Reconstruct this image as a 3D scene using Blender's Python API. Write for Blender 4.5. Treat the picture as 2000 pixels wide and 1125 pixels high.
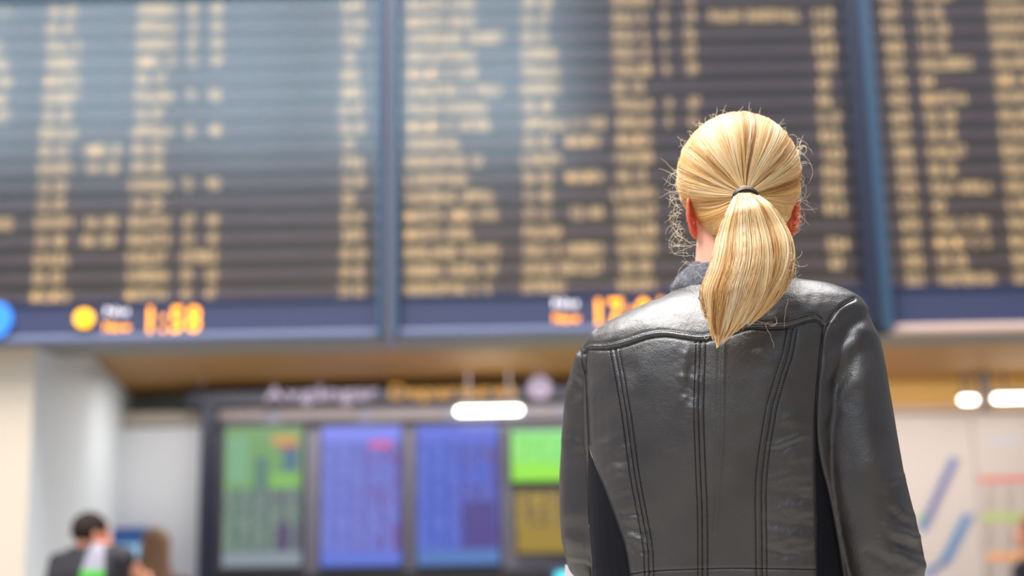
import bpy, bmesh, math, random
import numpy as np
from mathutils import Vector, Matrix, noise
from mathutils.bvhtree import BVHTree
random.seed(7); rng = np.random.default_rng(7)
for o in list(bpy.data.objects): bpy.data.objects.remove(o)
SC = bpy.context.scene; COL = SC.collection

# ------------------------------------------------------------------ camera
F = 50/36*2000; TH = math.radians(12.45); RO = math.radians(1.1)
CAM = np.array([0, 0, 1.05])
fw = np.array([0, math.cos(TH), math.sin(TH)]); r0 = np.array([1., 0, 0]); u0 = np.array([0, -math.sin(TH), math.cos(TH)])
rt = math.cos(RO)*r0 - math.sin(RO)*u0; up = math.cos(RO)*u0 + math.sin(RO)*r0
cd = bpy.data.cameras.new('camera'); cam = bpy.data.objects.new('camera', cd); COL.objects.link(cam)
M = Matrix.Identity(4)
for i in range(3):
    M[i][0] = rt[i]; M[i][1] = up[i]; M[i][2] = -fw[i]; M[i][3] = CAM[i]
cam.matrix_world = M
cd.lens = 50; cd.sensor_width = 36; cd.sensor_fit = 'HORIZONTAL'
cd.dof.use_dof = True; cd.dof.focus_distance = 1.99; cd.dof.aperture_fstop = 1.85
cd.clip_start = .05; cd.clip_end = 200
SC.camera = cam

# ------------------------------------------------------------------ world, lights, exposure
SC.view_settings.view_transform = 'Standard'; SC.view_settings.look = 'None'
SC.view_settings.gamma = 1; SC.view_settings.use_curve_mapping = False
SC.view_settings.exposure = 0.0
w = bpy.data.worlds.new('world'); SC.world = w; w.use_nodes = True
w.node_tree.nodes['Background'].inputs[0].default_value = (.80, .86, 1.0, 1)
w.node_tree.nodes['Background'].inputs[1].default_value = .46
def area(name, loc, target, sx, sy, power, col):
    l = bpy.data.lights.new(name, 'AREA'); l.shape = 'RECTANGLE'; l.size = sx; l.size_y = sy; l.energy = power; l.color = col
    o = bpy.data.objects.new(name, l); COL.objects.link(o); o.location = loc
    o.rotation_euler = (Vector(target)-Vector(loc)).to_track_quat('-Z', 'Y').to_euler(); return o
area('roof_skylight', (-1.0, 4.3, 8.6), (-1.0, 4.1, 0), 9.0, 3.2, 1950, (1, .97, .95))
area('rear_skylight', (-3.0, .2, 10.4), (0, 2.0, 1.6), 4.0, 2.6, 1250, (1, .97, .94))
area('passage_fill', (0.6, 7.6, 2.28), (0.6, 7.9, 0), 5.0, .7, 86, (1, .95, .9))  # added fill that brightens the passage, not one of its lamps

# ------------------------------------------------------------------ helpers
def ray(px, py):
    return fw*F + rt*(px-1000) + up*(562.5-py)
def at(px, py, Y):
    d = ray(px, py); return CAM + d*(Y/d[1])
def atz(px, z, Y):            # the point at height z on the plane Y under column px
    lo, hi = -600., 2000.
    for _ in range(40):
        m = (lo+hi)/2
        if at(px, m, Y)[2] > z: lo = m
        else: hi = m
    return at(px, lo, Y)
def proj(v):
    d = np.asarray(v) - CAM; z = d@fw
    return 1000 + F*(d@rt)/z, 562.5 - F*(d@up)/z
def sr(r, g, b):
    f = lambda c: (c/255/12.92) if c/255 <= .04045 else ((c/255+.055)/1.055)**2.4
    return (f(r), f(g), f(b), 1)
def mat(name, col, rough=.6, metal=0, emit=0, ecol=None, noise_amt=0, nscale=20, bump=0, bscale=200, spec=.5, coat=0, sss=0, ssc=None):
    m = bpy.data.materials.new(name); m.use_nodes = True; nt = m.node_tree; b = nt.nodes['Principled BSDF']
    b.inputs['Base Color'].default_value = col; b.inputs['Roughness'].default_value = rough; b.inputs['Metallic'].default_value = metal
    b.inputs['Specular IOR Level'].default_value = spec; b.inputs['Coat Weight'].default_value = coat; b.inputs['Coat Roughness'].default_value = .3
    if sss:
        b.inputs['Subsurface Weight'].default_value = sss; b.inputs['Subsurface Radius'].default_value = ssc or (1, .35, .2); b.inputs['Subsurface Scale'].default_value = .01
    if emit:
        b.inputs['Emission Color'].default_value = ecol or col; b.inputs['Emission Strength'].default_value = emit
    if noise_amt or bump: tc = nt.nodes.new('ShaderNodeTexCoord')
    if noise_amt:
        n = nt.nodes.new('ShaderNodeTexNoise'); n.inputs['Scale'].default_value = nscale; nt.links.new(tc.outputs['Object'], n.inputs['Vector'])
        r = nt.nodes.new('ShaderNodeMapRange'); r.inputs[1].default_value = .3; r.inputs[2].default_value = .7
        r.inputs[3].default_value = 1-noise_amt; r.inputs[4].default_value = 1+noise_amt; nt.links.new(n.outputs[0], r.inputs[0])
        mx = nt.nodes.new('ShaderNodeVectorMath'); mx.operation = 'SCALE'; mx.inputs[0].default_value = col[:3]
        nt.links.new(r.outputs[0], mx.inputs['Scale']); nt.links.new(mx.outputs[0], b.inputs['Base Color'])
    if bump:
        n = nt.nodes.new('ShaderNodeTexNoise'); n.inputs['Scale'].default_value = bscale; n.inputs['Detail'].default_value = 4
        nt.links.new(tc.outputs['Object'], n.inputs['Vector'])
        bp = nt.nodes.new('ShaderNodeBump'); bp.inputs['Strength'].default_value = bump; bp.inputs['Distance'].default_value = .002
        nt.links.new(n.outputs[0], bp.inputs['Height']); nt.links.new(bp.outputs[0], b.inputs['Normal'])
    return m
def link(name, me, m=None, parent=None, smooth=False):
    o = bpy.data.objects.new(name, me); COL.objects.link(o)
    if m is not None and not me.materials: me.materials.append(m)
    if smooth: me.polygons.foreach_set('use_smooth', [True]*len(me.polygons))
    if parent is not None:
        o.parent = parent; o.matrix_parent_inverse = parent.matrix_world.inverted()
    return o
def mesh(name, V, Fc, m=None, parent=None, smooth=False):
    me = bpy.data.meshes.new(name); me.from_pydata([tuple(map(float, v)) for v in V], [], Fc); me.update()
    return link(name, me, m, parent, smooth)
def empty(name, loc, label, cat, group=None):
    o = bpy.data.objects.new(name, None); o.empty_display_size = .1; COL.objects.link(o); o.location = tuple(map(float, loc))
    o.matrix_world = Matrix.Translation(Vector(o.location)); tag(o, label, cat, group); return o
def tag(o, label=None, cat=None, group=None, kind=None):
    for k, v in (('label', label), ('category', cat), ('group', group), ('kind', kind)):
        if v: o[k] = v
    return o
class MB:
    def __init__(s): s.V = []; s.F = []
    def add(s, V, Fc):
        n = len(s.V); s.V += [tuple(map(float, v)) for v in V]; s.F += [tuple(i+n for i in f) for f in Fc]; return s
    def box(s, x0, x1, y0, y1, z0, z1):
        V = [(x, y, z) for x in (x0, x1) for y in (y0, y1) for z in (z0, z1)]
        return s.add(V, [(0, 1, 3, 2), (4, 6, 7, 5), (0, 4, 5, 1), (2, 3, 7, 6), (0, 2, 6, 4), (1, 5, 7, 3)])
    def prism(s, poly, d):    # poly of 3D points, extruded by vector d
        n = len(poly); V = [np.array(p) for p in poly] + [np.array(p)+np.array(d) for p in poly]
        return s.add(V, [tuple(range(n))[::-1], tuple(range(n, 2*n))] + [(i, (i+1) % n, (i+1) % n+n, i+n) for i in range(n)])
    def cyl(s, c, r, axis, h, n=20):
        a = np.eye(3)[axis]; b = np.eye(3)[(axis+1) % 3]; d = np.eye(3)[(axis+2) % 3]
        return s.prism([np.array(c)+r*math.cos(2*math.pi*i/n)*b+r*math.sin(2*math.pi*i/n)*d for i in range(n)], a*h)
    def tube(s, pts, rad, n=10, flat=None):
        V, Fc = tube_geo(pts, rad, n, flat); return s.add(V, Fc)
    def build(s, name, m=None, parent=None, smooth=False, bevel=0):
        o = mesh(name, s.V, s.F, m, parent, smooth)
        if bevel:
            b = o.modifiers.new('bevel', 'BEVEL'); b.width = bevel; b.segments = 2; b.limit_method = 'ANGLE'
        return o
def tube_geo(pts, rad, n=16, flat=None, dome=True):
    """closed tube through pts; rad number/list; flat = list of (rx, ry) with frame x = world X-ish, y = cross"""
    P = [np.array(p, float) for p in pts]; m = len(P)
    R = list(rad) if hasattr(rad, '__len__') else [rad]*m
    T = []
    for i in range(m):
        t = P[min(i+1, m-1)] - P[max(i-1, 0)]; T.append(t/(np.linalg.norm(t)+1e-12))
    ref = np.array([1., 0, 0]) if abs(T[0][0]) < .8 else np.array([0, 0, 1.])
    if dome:
        ext = []
        for k in (1, 2, 3):
            a = k*math.pi/2/3.2; ext.append((1-math.sin(a), math.cos(a)))
    rings = []
    U = None
    for i in range(m):
        if U is None: U = ref - T[i]*(ref@T[i])
        else: U = U - T[i]*(U@T[i])
        U = U/np.linalg.norm(U); W = np.cross(T[i], U)
        r = R[i]; rx, ry = (r if hasattr(r, '__len__') else (r, r))
        rings.append((P[i], U.copy(), W, rx, ry, T[i]))
    out = []
    if dome:
        c, U, W, rx, ry, t = rings[0]; q = min(rx, ry)
        for k in (3, 2, 1):
            a = k*math.pi/2/3.3; out.append((c - t*q*math.sin(a), U, W, rx*math.cos(a), ry*math.cos(a)))
    out += [r[:5] for r in rings]
    if dome:
        c, U, W, rx, ry, t = rings[-1]; q = min(rx, ry)
        for k in (1, 2, 3):
            a = k*math.pi/2/3.3; out.append((c + t*q*math.sin(a), U, W, rx*math.cos(a), ry*math.cos(a)))
    V = []; Fc = []
    for c, U, W, rx, ry in out:
        for j in range(n):
            a = 2*math.pi*j/n; V.append(c + U*rx*math.cos(a) + W*ry*math.sin(a))
    k = len(out)
    for i in range(k-1):
        for j in range(n):
            Fc.append((i*n+j, i*n+(j+1) % n, (i+1)*n+(j+1) % n, (i+1)*n+j))
    Fc.append(tuple(range(n))[::-1]); Fc.append(tuple(range((k-1)*n, k*n)))
    return V, Fc
def ell(c, rx, ry, rz, ax=None, n=20, m=14):
    """ellipsoid; ax = 3x3 rows (x, y, z axes)"""
    A = np.eye(3) if ax is None else np.array(ax); V = []; Fc = []
    for i in range(1, m):
        p = math.pi*i/m
        for j in range(n):
            a = 2*math.pi*j/n
            V.append(np.array(c) + A[0]*rx*math.sin(p)*math.cos(a) + A[1]*ry*math.sin(p)*math.sin(a) + A[2]*rz*math.cos(p))
    t = len(V); V.append(np.array(c)+A[2]*rz); V.append(np.array(c)-A[2]*rz)
    for i in range(m-2):
        for j in range(n): Fc.append((i*n+j, (i+1)*n+j, (i+1)*n+(j+1) % n, i*n+(j+1) % n))
    for j in range(n):
        Fc.append((t, j, (j+1) % n)); Fc.append((t+1, (m-2)*n+(j+1) % n, (m-2)*n+j))
    return V, Fc
def rings_geo(rings):
    """closed loft through lists of points of equal length"""
    n = len(rings[0]); V = [p for r in rings for p in r]; Fc = []
    for i in range(len(rings)-1):
        for j in range(n): Fc.append((i*n+j, i*n+(j+1) % n, (i+1)*n+(j+1) % n, (i+1)*n+j))
    Fc.append(tuple(range(n))[::-1]); Fc.append(tuple(range((len(rings)-1)*n, len(rings)*n)))
    return V, Fc
def union(pieces, voxel, smooth=4, name='tmp'):
    """closed pieces fused into one continuous surface"""
    mb = MB()
    for V, Fc in pieces: mb.add(V, Fc)
    me = bpy.data.meshes.new(name); me.from_pydata(mb.V, [], mb.F)
    bm = bmesh.new(); bm.from_mesh(me); 
    bmesh.ops.recalc_face_normals(bm, faces=bm.faces); bm.to_mesh(me); bm.free()
    o = bpy.data.objects.new(name, me); COL.objects.link(o)
    r = o.modifiers.new('r', 'REMESH'); r.mode = 'VOXEL'; r.voxel_size = voxel; r.use_smooth_shade = True
    if smooth:
        s = o.modifiers.new('s', 'SMOOTH'); s.iterations = smooth; s.factor = .5
    dg = bpy.context.evaluated_depsgraph_get(); dg.update()
    out = bpy.data.meshes.new_from_object(o.evaluated_get(dg))
    bpy.data.objects.remove(o); out.name = name
    return out
def catmull(pts, k=8):
    P = [np.array(p, float) for p in pts]; P = [2*P[0]-P[1]] + P + [2*P[-1]-P[-2]]; out = []
    for i in range(1, len(P)-2):
        for j in range(k):
            t = j/k; a, b, c, d = P[i-1:i+3]
            out.append(.5*((2*b)+(-a+c)*t+(2*a-5*b+4*c-d)*t*t+(-a+3*b-3*c+d)*t**3))
    out.append(P[-2]); return out

# glyph cache for lettering
GL = {}
def glyph(ch):
    if ch in GL: return GL[ch]
    cu = bpy.data.curves.new('g', 'FONT'); cu.body = ch; cu.resolution_u = 2; cu.size = 1; cu.offset = .02
    o = bpy.data.objects.new('g', cu); COL.objects.link(o)
    dg = bpy.context.evaluated_depsgraph_get(); me = o.evaluated_get(dg).to_mesh()
    V = np.array([v.co[:] for v in me.vertices]).reshape(-1, 3); Fc = [tuple(p.vertices) for p in me.polygons]
    bpy.data.objects.remove(o); bpy.data.curves.remove(cu)
    GL[ch] = (V, Fc); return GL[ch]
def text_into(mb, s, x0, x1, z, h, y, thick=0, mono=True):
    """letters of s fitted between x0 and x1, baseline z, cap height h, facing -Y"""
    n = len(s)
    if mono:
        cw = (x1-x0)/n
        for i, ch in enumerate(s):
            if ch == ' ': continue
            V, Fc = glyph(ch); 
            if not len(V): continue
            a, b = V[:, 0].min(), V[:, 0].max(); wd = max(b-a, .25)
            k = cw*.86/max(wd, .45) if ch not in '.:-\'' else cw*.35/wd
            k = min(k, h/.72*1.4)
            mb.add([(x0+cw*(i+.5)+(v[0]-(a+b)/2)*k, y, z+v[1]*h/.72) for v in V], Fc)
    else:
        wds = [(glyph(c)[0][:, 0].max()-glyph(c)[0][:, 0].min() if c != ' ' else .25) for c in s]
        tot = sum(wds)+.07*(n-1); k = (x1-x0)/tot; x = x0
        for c, wd in zip(s, wds):
            if c != ' ':
                V, Fc = glyph(c); a = V[:, 0].min()
                mb.add([(x+(v[0]-a)*k, y, z+v[1]*h/.72) for v in V], Fc)
            x += (wd+.07)*k

# ------------------------------------------------------------------ materials
M_ = {}
M_['navy'] = mat('navy_metal', sr(48, 54, 82), .5, spec=.4)
M_['navy_dark'] = mat('dark_navy_metal', sr(14, 20, 44), .5)
M_['steel_blue'] = mat('steel_blue_metal', sr(36, 62, 88), .55)
M_['lip'] = mat('grey_blue_metal', sr(90, 98, 128), .5)
M_['boardback'] = mat('board_black', sr(114, 112, 108), .7)
M_['row'] = mat('plum_grey_flap', sr(182, 156, 166), .6, noise_amt=.05, nscale=3)
M_['amber_text'] = mat('amber_lettering', sr(200, 165, 100), .6, emit=.85, ecol=(1.0, .72, .36, 1))
M_['orange'] = mat('orange_led', sr(255, 150, 10), .6, emit=2.1, ecol=(1.0, .36, .006, 1))
M_['yellow_led'] = mat('yellow_disc', sr(255, 180, 10), .6, emit=1.15, ecol=(1.0, .44, .006, 1))
M_['white_led'] = mat('white_led', sr(230, 225, 235), .6, emit=.75)
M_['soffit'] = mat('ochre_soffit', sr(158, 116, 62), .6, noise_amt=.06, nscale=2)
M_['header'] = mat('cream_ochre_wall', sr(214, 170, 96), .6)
M_['trim'] = mat('pinkish_trim', sr(190, 165, 155), .6)
M_['cream'] = mat('cream_paint', sr(192, 180, 164), .6)
M_['white_wall'] = mat('cool_white_wall', sr(200, 208, 214), .6, noise_amt=.02, nscale=2)
M_['white_panel'] = mat('white_panel', sr(214, 218, 224), .4)
M_['grey_beige'] = mat('grey_beige', sr(168, 160, 150), .6)
M_['floor'] = mat('terrazzo', sr(170, 166, 160), .35, noise_amt=.12, nscale=60)
M_['grey_frame'] = mat('screen_frame_grey', sr(116, 114, 130), .5)
M_['black'] = mat('black_plastic', sr(24, 26, 34), .5)
M_['lamp'] = mat('lamp_tube', (1, 1, .9, 1), .5, emit=9, ecol=(1, .97, .80, 1))
M_['lampbody'] = mat('lamp_body', sr(96, 84, 84), .5)
M_['sign_white'] = mat('sign_white_letter', sr(120, 106, 128), .6, emit=.3, ecol=(.85, .72, .9, 1))
M_['sign_yellow'] = mat('sign_yellow_letter', sr(140, 96, 10), .6, emit=.3, ecol=(1.0, .52, .01, 1))
M_['blue_disc'] = mat('blue_sign', sr(40, 120, 220), .5, emit=.35, ecol=(.05, .25, .8, 1))
M_['paper'] = mat('white_paper', sr(238, 236, 240), .6)
M_['poster'] = mat('poster_white', sr(198, 188, 184), .5)
M_['skin'] = mat('skin', sr(228, 168, 144), .5, noise_amt=.04, nscale=30, sss=.3)
M_['skin_dark'] = mat('skin_tan', sr(205, 140, 110), .5, sss=.1)
M_['ear'] = mat('backlit_ear_skin', sr(222, 108, 82), .45, sss=.4)  # ears' own redness plus the glow of light shining through, painted in

# ------------------------------------------------------------------ the hall: floor, ceilings, walls
CZ = 2.33; BY = 6.3
def struct(o): return tag(o, kind='structure')
struct(MB().box(-9, 9, -7.5, 8.95, -.1, 0).build('floor', M_['floor']))
WB = 8.7
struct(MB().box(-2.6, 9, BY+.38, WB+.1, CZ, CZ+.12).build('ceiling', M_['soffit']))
hb = at(1850, 795, WB)[2]
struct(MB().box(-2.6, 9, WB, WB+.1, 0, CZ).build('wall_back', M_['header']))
struct(MB().box(-9, 9, WB-.4, WB-.3, CZ+.12, 6.5).build('wall_upper', M_['grey_beige']))
# left side: cream pier face, pale side face, receding wall
a0 = at(-500, 900, 6.4); a1 = at(58, 900, 6.4); a2 = at(158, 900, 7.0); a3 = at(252, 900, WB)
zt = CZ
mb = MB(); mb.prism([(a0[0], 6.4, 0), (a1[0], 6.4, 0), (a1[0], 6.4, zt), (a0[0], 6.4, zt)], (0, .12, 0))
struct(mb.build('wall_left', M_['cream']))
mb = MB(); mb.prism([(a1[0], 6.4, 0), (a2[0], 7.0, 0), (a2[0], 7.0, zt), (a1[0], 6.4, zt)], (-.1, .05, 0))
mb.prism([(a2[0], 7.0, 0), (a3[0], WB, 0), (a3[0], WB, zt), (a2[0], 7.0, zt)], (-.1, .02, 0))
struct(mb.build('wall_side', M_['white_wall']))
struct(MB().box(-9, 9, -7.6, -7.4, 0, 7.2).build('wall_rear', M_['grey_beige']))
# glazed upper wall behind the viewer, its daylight mirrored in the boards
wx0, wx1, wz0, wz1 = -13, 1.0, 7.3, 12.0
sky = mat('daylight_pane', (.62, .82, 1, 1), .5, emit=3.3, ecol=(.62, .84, 1, 1))
fr = MB()
for i in range(8):
    x = wx0+(wx1-wx0)*i/7; fr.box(x-.09, x+.09, -7.42, -7.25, wz0, wz1)
for z in (wz0, (wz0+wz1)/2, wz1): fr.box(wx0, wx1, -7.42, -7.25, z-.08, z+.08)
wo = struct(fr.build('window_1', M_['navy_dark']))
MB().box(wx0, wx1, -7.5, -7.44, wz0, wz1).build('pane', sky, wo)

# ------------------------------------------------------------------ departure boards
ZR0 = at(400, 15, BY)[2]; ZR16 = at(400, 571.5, BY)[2]; PITCH = (ZR0-ZR16)/16
def row_z(i): return ZR0 - PITCH*i
Z_FT = row_z(16)-PITCH*.55; Z_LIP = at(500, 650, BY)[2]; Z_BOT = at(500, 663, BY)[2]
ZTOP = row_z(0)+PITCH*.62
words = ['GOTEBORG C', 'MALMO C', 'UPPSALA C', 'SUNDSVALL C', 'OREBRO SODRA', 'GAVLE', 'LINKOPING', 'NORRKOPING C', 'VASTERAS', 'KOPENHAMN', 'FALUN', 'ARLANDA', 'NYKOPING', 'KARLSTAD C', 'OSLO S', 'HALLSBERG', 'BORLANGE', 'ESKILSTUNA', 'MARSTA', 'SODERTALJE', 'BALSTA', 'TROLLHATTAN', 'SALA', 'KIRUNA C', 'UMEA', 'OSTERSUND']
def words_for(n, seed):
    r = random.Random(seed)
    if n <= 3: return ''.join(r.choice('123456789') for _ in range(n))
    if n <= 5: return '%02d:%02d' % (r.randrange(5, 24), r.randrange(0, 60))
    s = r.choice(words)
    while len(s) < n: s += ' ' + r.choice(words)
    return s[:n].rstrip().ljust(n, 'A')
B1 = [[(-2,20),(85,155),(260,350),(360,390),(405,440),(660,715)], [(82,152),(258,350),(360,390),(405,440),(660,720)],
 [(-20,12),(82,165),(258,348),(358,390),(405,440),(660,715)], [(-20,22),(80,160),(256,346),(360,390),(405,440),(665,700)],
 [(-20,28),(80,163),(258,330),(660,708)], [(-20,18),(75,160),(254,345),(358,385),(400,438),(660,715)], [(-20,24),(75,145),(254,325),(655,715)],
 [(70,155),(250,342),(355,385),(400,437),(658,718)], [(68,140),(158,240),(250,325),(662,700)], [(65,148),(158,235),(250,325),(660,715)],
 [(65,135),(245,340),(350,380),(396,435),(660,718)], [(62,132),(247,323),(660,700)], [(-20,30),(60,150),(155,235),(245,338),(350,385),(398,432),(658,715)],
 [(58,132),(150,230),(245,338),(350,385),(398,430),(660,715)], [(55,140),(240,330),(345,430),(658,720)], [(55,128),(240,335),(345,380),(395,430),(658,715)],
 [(52,143),(237,333),(345,378),(392,428),(655,718)]]
B2 = [[(790,935),(1015,1085),(1190,1280),(1290,1310),(1335,1362)], [(790,935),(1010,1080),(1190,1270),(1285,1310),(1330,1365),(1380,1570),(1580,1635)],
 [(790,990),(1012,1080),(1190,1275),(1285,1310),(1330,1365),(1582,1635)], [(790,935),(1012,1095),(1190,1275),(1290,1310),(1332,1368),(1585,1640)],
 [(790,940),(1012,1098),(1195,1280),(1290,1315),(1335,1370),(1590,1640)], [(790,985),(1012,1100),(1190,1265),(1590,1630)],
 [(790,960),(1012,1085),(1195,1280),(1295,1320),(1338,1375),(1590,1633)], [(790,965),(1015,1190),(1200,1280),(1295,1318),(1340,1370),(1592,1650)],
 [(790,905),(1015,1085),(1100,1180),(1200,1280),(1595,1650)], [(785,950),(1012,1105),(1195,1285),(1600,1655)], [(785,920),(1015,1085),(1100,1185),(1200,1270),(1600,1655)],
 [(785,970),(1015,1085),(1190,1290),(1600,1655)], [(785,980),(1015,1085),(1105,1185),(1200,1290),(1605,1660)], [(785,930),(1015,1105),(1200,1290)],
 [(785,985),(1015,1185),(1200,1290),(1610,1665)], [(785,980),(1015,1185),(1205,1280),(1615,1655)], [(785,965),(1012,1110),(1200,1290)]]
e3 = [1868, 1850, 1862, 1860, 1908, 1833, 1898, 1877, 1876, 1895, 1876, 1945, 1855, 1940, 1943, 1898, 1953]
B3 = [[(1712+i*3.3, 1762+i*3.3), (1780+i*3, e3[i]), (1921+i*3.4, 2040+i*3)] for i in range(17)]
glass = bpy.data.materials.new('board_glass'); glass.use_nodes = True; nt = glass.node_tree; nt.nodes.clear()
out = nt.nodes.new('ShaderNodeOutputMaterial'); mx = nt.nodes.new('ShaderNodeMixShader'); tr = nt.nodes.new('ShaderNodeBsdfTransparent'); gs = nt.nodes.new('ShaderNodeBsdfGlossy')
gs.inputs['Roughness'].default_value = .16; fz = nt.nodes.new('ShaderNodeFresnel'); fz.inputs[0].default_value = 1.75
nt.links.new(fz.outputs[0], mx.inputs[0]); nt.links.new(tr.outputs[0], mx.inputs[1]); nt.links.new(gs.outputs[0], mx.inputs[2]); nt.links.new(mx.outputs[0], out.inputs[0])
def board(label, xl, xr, rows, zlip=Z_LIP, zbot=Z_BOT, left_frame=None, right_frame=None, lipmat='lip'):
    e = empty('departure_board', ((xl+xr)/2, BY+.2, zbot), label, 'departure board', 'hanging departure boards')
    MB().box(xl, xr, BY+.05, BY+.36, zbot, ZTOP+.18).build('housing', M_['boardback'], e)
    for i in range(17):
        z = row_z(i)
        rw = MB().box(xl+.03, xr-.03, BY+.02, BY+.055, z-PITCH*.24, z+PITCH*.24).build('flap_row', M_['row'], e, bevel=.003)
        tx = MB()
        for k, (p0, p1) in enumerate(rows[i]):
            X0 = atz(p0+7, z, BY)[0]; X1 = atz(p1-7, z, BY)[0]
            X0 = max(X0, xl+.04); X1 = min(X1, xr-.04)
            n = max(2, int(round((X1-X0)/.0285)))
            text_into(tx, words_for(n, i*31+k*7+int(p0)), X0, X1, z-PITCH*.33, PITCH*.66, BY+.012)
        tx.build('lettering', M_['amber_text'], rw)['kind'] = 'stuff'
    MB().box(xl, xr, BY-.03, BY+.05, Z_FT-.0, ZTOP*0+Z_FT+.012).box(xl, xr, BY-.02, BY+.05, zlip, Z_FT).build('fascia', M_['navy'], e)
    MB().box(xl, xr, BY-.035, BY+.06, zbot, zlip).build('bottom_lip', M_[lipmat], e, bevel=.006)
    MB().box(xl, xr, BY-.03, BY+.05, ZTOP, ZTOP+.16).build('top_rail', M_['steel_blue'], e)
    for fr_ in (left_frame, right_frame):
        if fr_: MB().box(fr_[0], fr_[1], BY-fr_[3], BY+.05, zbot, ZTOP+.16).build('side_frame', M_[fr_[2]], e, bevel=.004)
    MB().box(xl+.02, xr-.02, BY-.005, BY-.001, Z_FT+.012, ZTOP).build('glass_pane', glass, e)
    return e
ym = 330
X = lambda p: at(p, ym, BY)[0]
b1 = board('wide left departure board with amber rows, reaching past a blue round emblem below', X(-420), X(751), B1, right_frame=(X(739), X(751), 'steel_blue', .06))
b2 = board('middle departure board of amber rows behind the blond woman', X(768), X(1688), B2, left_frame=(X(768), X(779), 'steel_blue', .06), right_frame=(X(1668), X(1688), 'navy_dark', .09))
b3 = board('departure board at the right edge with crisp amber rows', X(1689), X(2330), B3, zlip=at(1850, 634, BY)[2], zbot=at(1850, 648, BY)[2], left_frame=(X(1689), X(1716), 'steel_blue', .07), lipmat='trim')
po = MB().box(X(751), X(768), BY-.01, BY+.3, Z_BOT, ZTOP+.2).build('board_post', M_['grey_frame']); tag(po, 'slim grey upright post between left and middle departure boards', 'post')
def letters(root, st, x0, x1, z, h, y, m, name='letter', mono=False):
    if mono: wds = [.34 if c in ':.' else .62 for c in st]; gap = .06
    else: wds = [(np.ptp(glyph(c)[0][:, 0]) if c != ' ' else .25) for c in st]; gap = .07
    tot = sum(wds)+gap*(len(st)-1); k = (x1-x0)/tot; x = x0
    for c, wd in zip(st, wds):
        if c != ' ':
            V, Fc = glyph(c); a = V[:, 0].min(); b_ = V[:, 0].max(); kx = k*(min(wd/(b_-a), 1.15) if mono else 1)
            mesh(name, [(x+wd*k/2+(v[0]-(a+b_)/2)*kx, y, z+v[1]*h/.72) for v in V], Fc, m, root)
        x += (wd+gap)*k
def fas(b, px0, px1, y0, y1, s, m, mono=True, name='letter', yy=BY-.024):
    z0 = at((px0+px1)/2, y1, BY)[2]; z1 = at((px0+px1)/2, y0, BY)[2]
    letters(b, s, at(px0, y0, BY)[0], at(px1, y0, BY)[0], z0, z1-z0, yy, m, name, mono)
c = at(169, 625, BY); MB().cyl((c[0], BY-.045, c[2]), .042, 1, .022, 32).build('round_symbol', M_['yellow_led'], b1)
fas(b1, 209, 256, 602, 616, 'Nu', M_['white_led']); fas(b1, 207, 258, 631, 648, 'Now', M_['orange'])
fas(b1, 282, 396, 600, 649, '1:58', M_['orange'], name='clock_digit')
fas(b2, 1080, 1130, 586, 601, 'Nu', M_['white_led']); fas(b2, 1081, 1132, 614, 631, 'Now', M_['orange'])
fas(b2, 1152, 1305, 584, 636, '17:01', M_['orange'], name='clock_digit')
for (b, px, y0) in ((b1, 229, 602), (b2, 1105, 586)):
    pass
c = at(2, 628, BY); MB().cyl((c[0]-.02, BY-.05, c[2]), .085, 1, .02, 32).build('round_emblem', M_['blue_disc'], b1)

# ------------------------------------------------------------------ sign and screen bank at the back
SY = 8.2
def sbox(mb, x0, y0, x1, y1, Y, d):
    a = at(x0, y1, Y); b = at(x1, y0, Y); return mb.box(a[0], b[0], Y, Y+d, a[2], b[2])
sg = empty('overhead_sign', at(740, 790, SY-.05), 'long navy sign reading Avgångar and Departures over the screens', 'sign')
sbox(MB(), 362, 750, 1200, 794, SY-.05, .12).build('sign_box', M_['navy_dark'], sg, bevel=.006)
def fit(root, s, px0, px1, y0, y1, Y, m, name='letter'):
    z0 = at((px0+px1)/2, y1, Y)[2]; z1 = at((px0+px1)/2, y0, Y)[2]
    letters(root, s, at(px0, y0, Y)[0], at(px1, y0, Y)[0], z0, (z1-z0), Y, m, name)
fit(sg, 'Avgångar', 518, 738, 752, 780, SY-.055, M_['sign_white'])
fit(sg, 'Departures', 762, 1008, 748, 776, SY-.055, M_['sign_yellow'])
c = at(1054, 757, SY-.055); MB().cyl((c[0], SY-.065, c[2]), .066, 1, .012, 28).build('round_symbol', M_['sign_white'], sg)
fit(sg, 'i', 1051, 1057, 745, 770, SY-.067, M_['navy_dark'])
bk = empty('screen_bank', at(760, 1125, SY), 'dark framed cabinet holding the row of upright screens under the sign', 'cabinet')
zl = 0.15
a = at(397, 900, SY); b = at(1230, 900, SY)
MB().box(a[0], b[0], SY+.03, SY+.3, zl, at(760, 797, SY+.08)[2]).build('cabinet_body', M_['grey_frame'], bk)
a1_ = at(424, 900, SY); MB().box(a[0], a1_[0], SY-.08, SY+.03, 0, at(400, 797, SY)[2]).build('end_post', M_['navy_dark'], bk)
MB().box(a[0], b[0], SY-.01, SY+.03, zl, at(760, 1117, SY)[2]).build('bottom_rail', M_['black'], bk)
MB().box(a1_[0], b[0], SY-.02, SY+.03, at(760, 826.5, SY)[2], at(760, 822, SY)[2]).build('top_rail', M_['black'], bk)
plate_m = mat('plate_grey', sr(116, 106, 108), .6)
for k, (p0, p1) in enumerate(((418, 522), (540, 700), (722, 868), (1030, 1090))):
    sbox(MB(), p0+8, 800, p1-4, 820, SY+.0, .03).build('number_plate', plate_m, bk)
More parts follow.
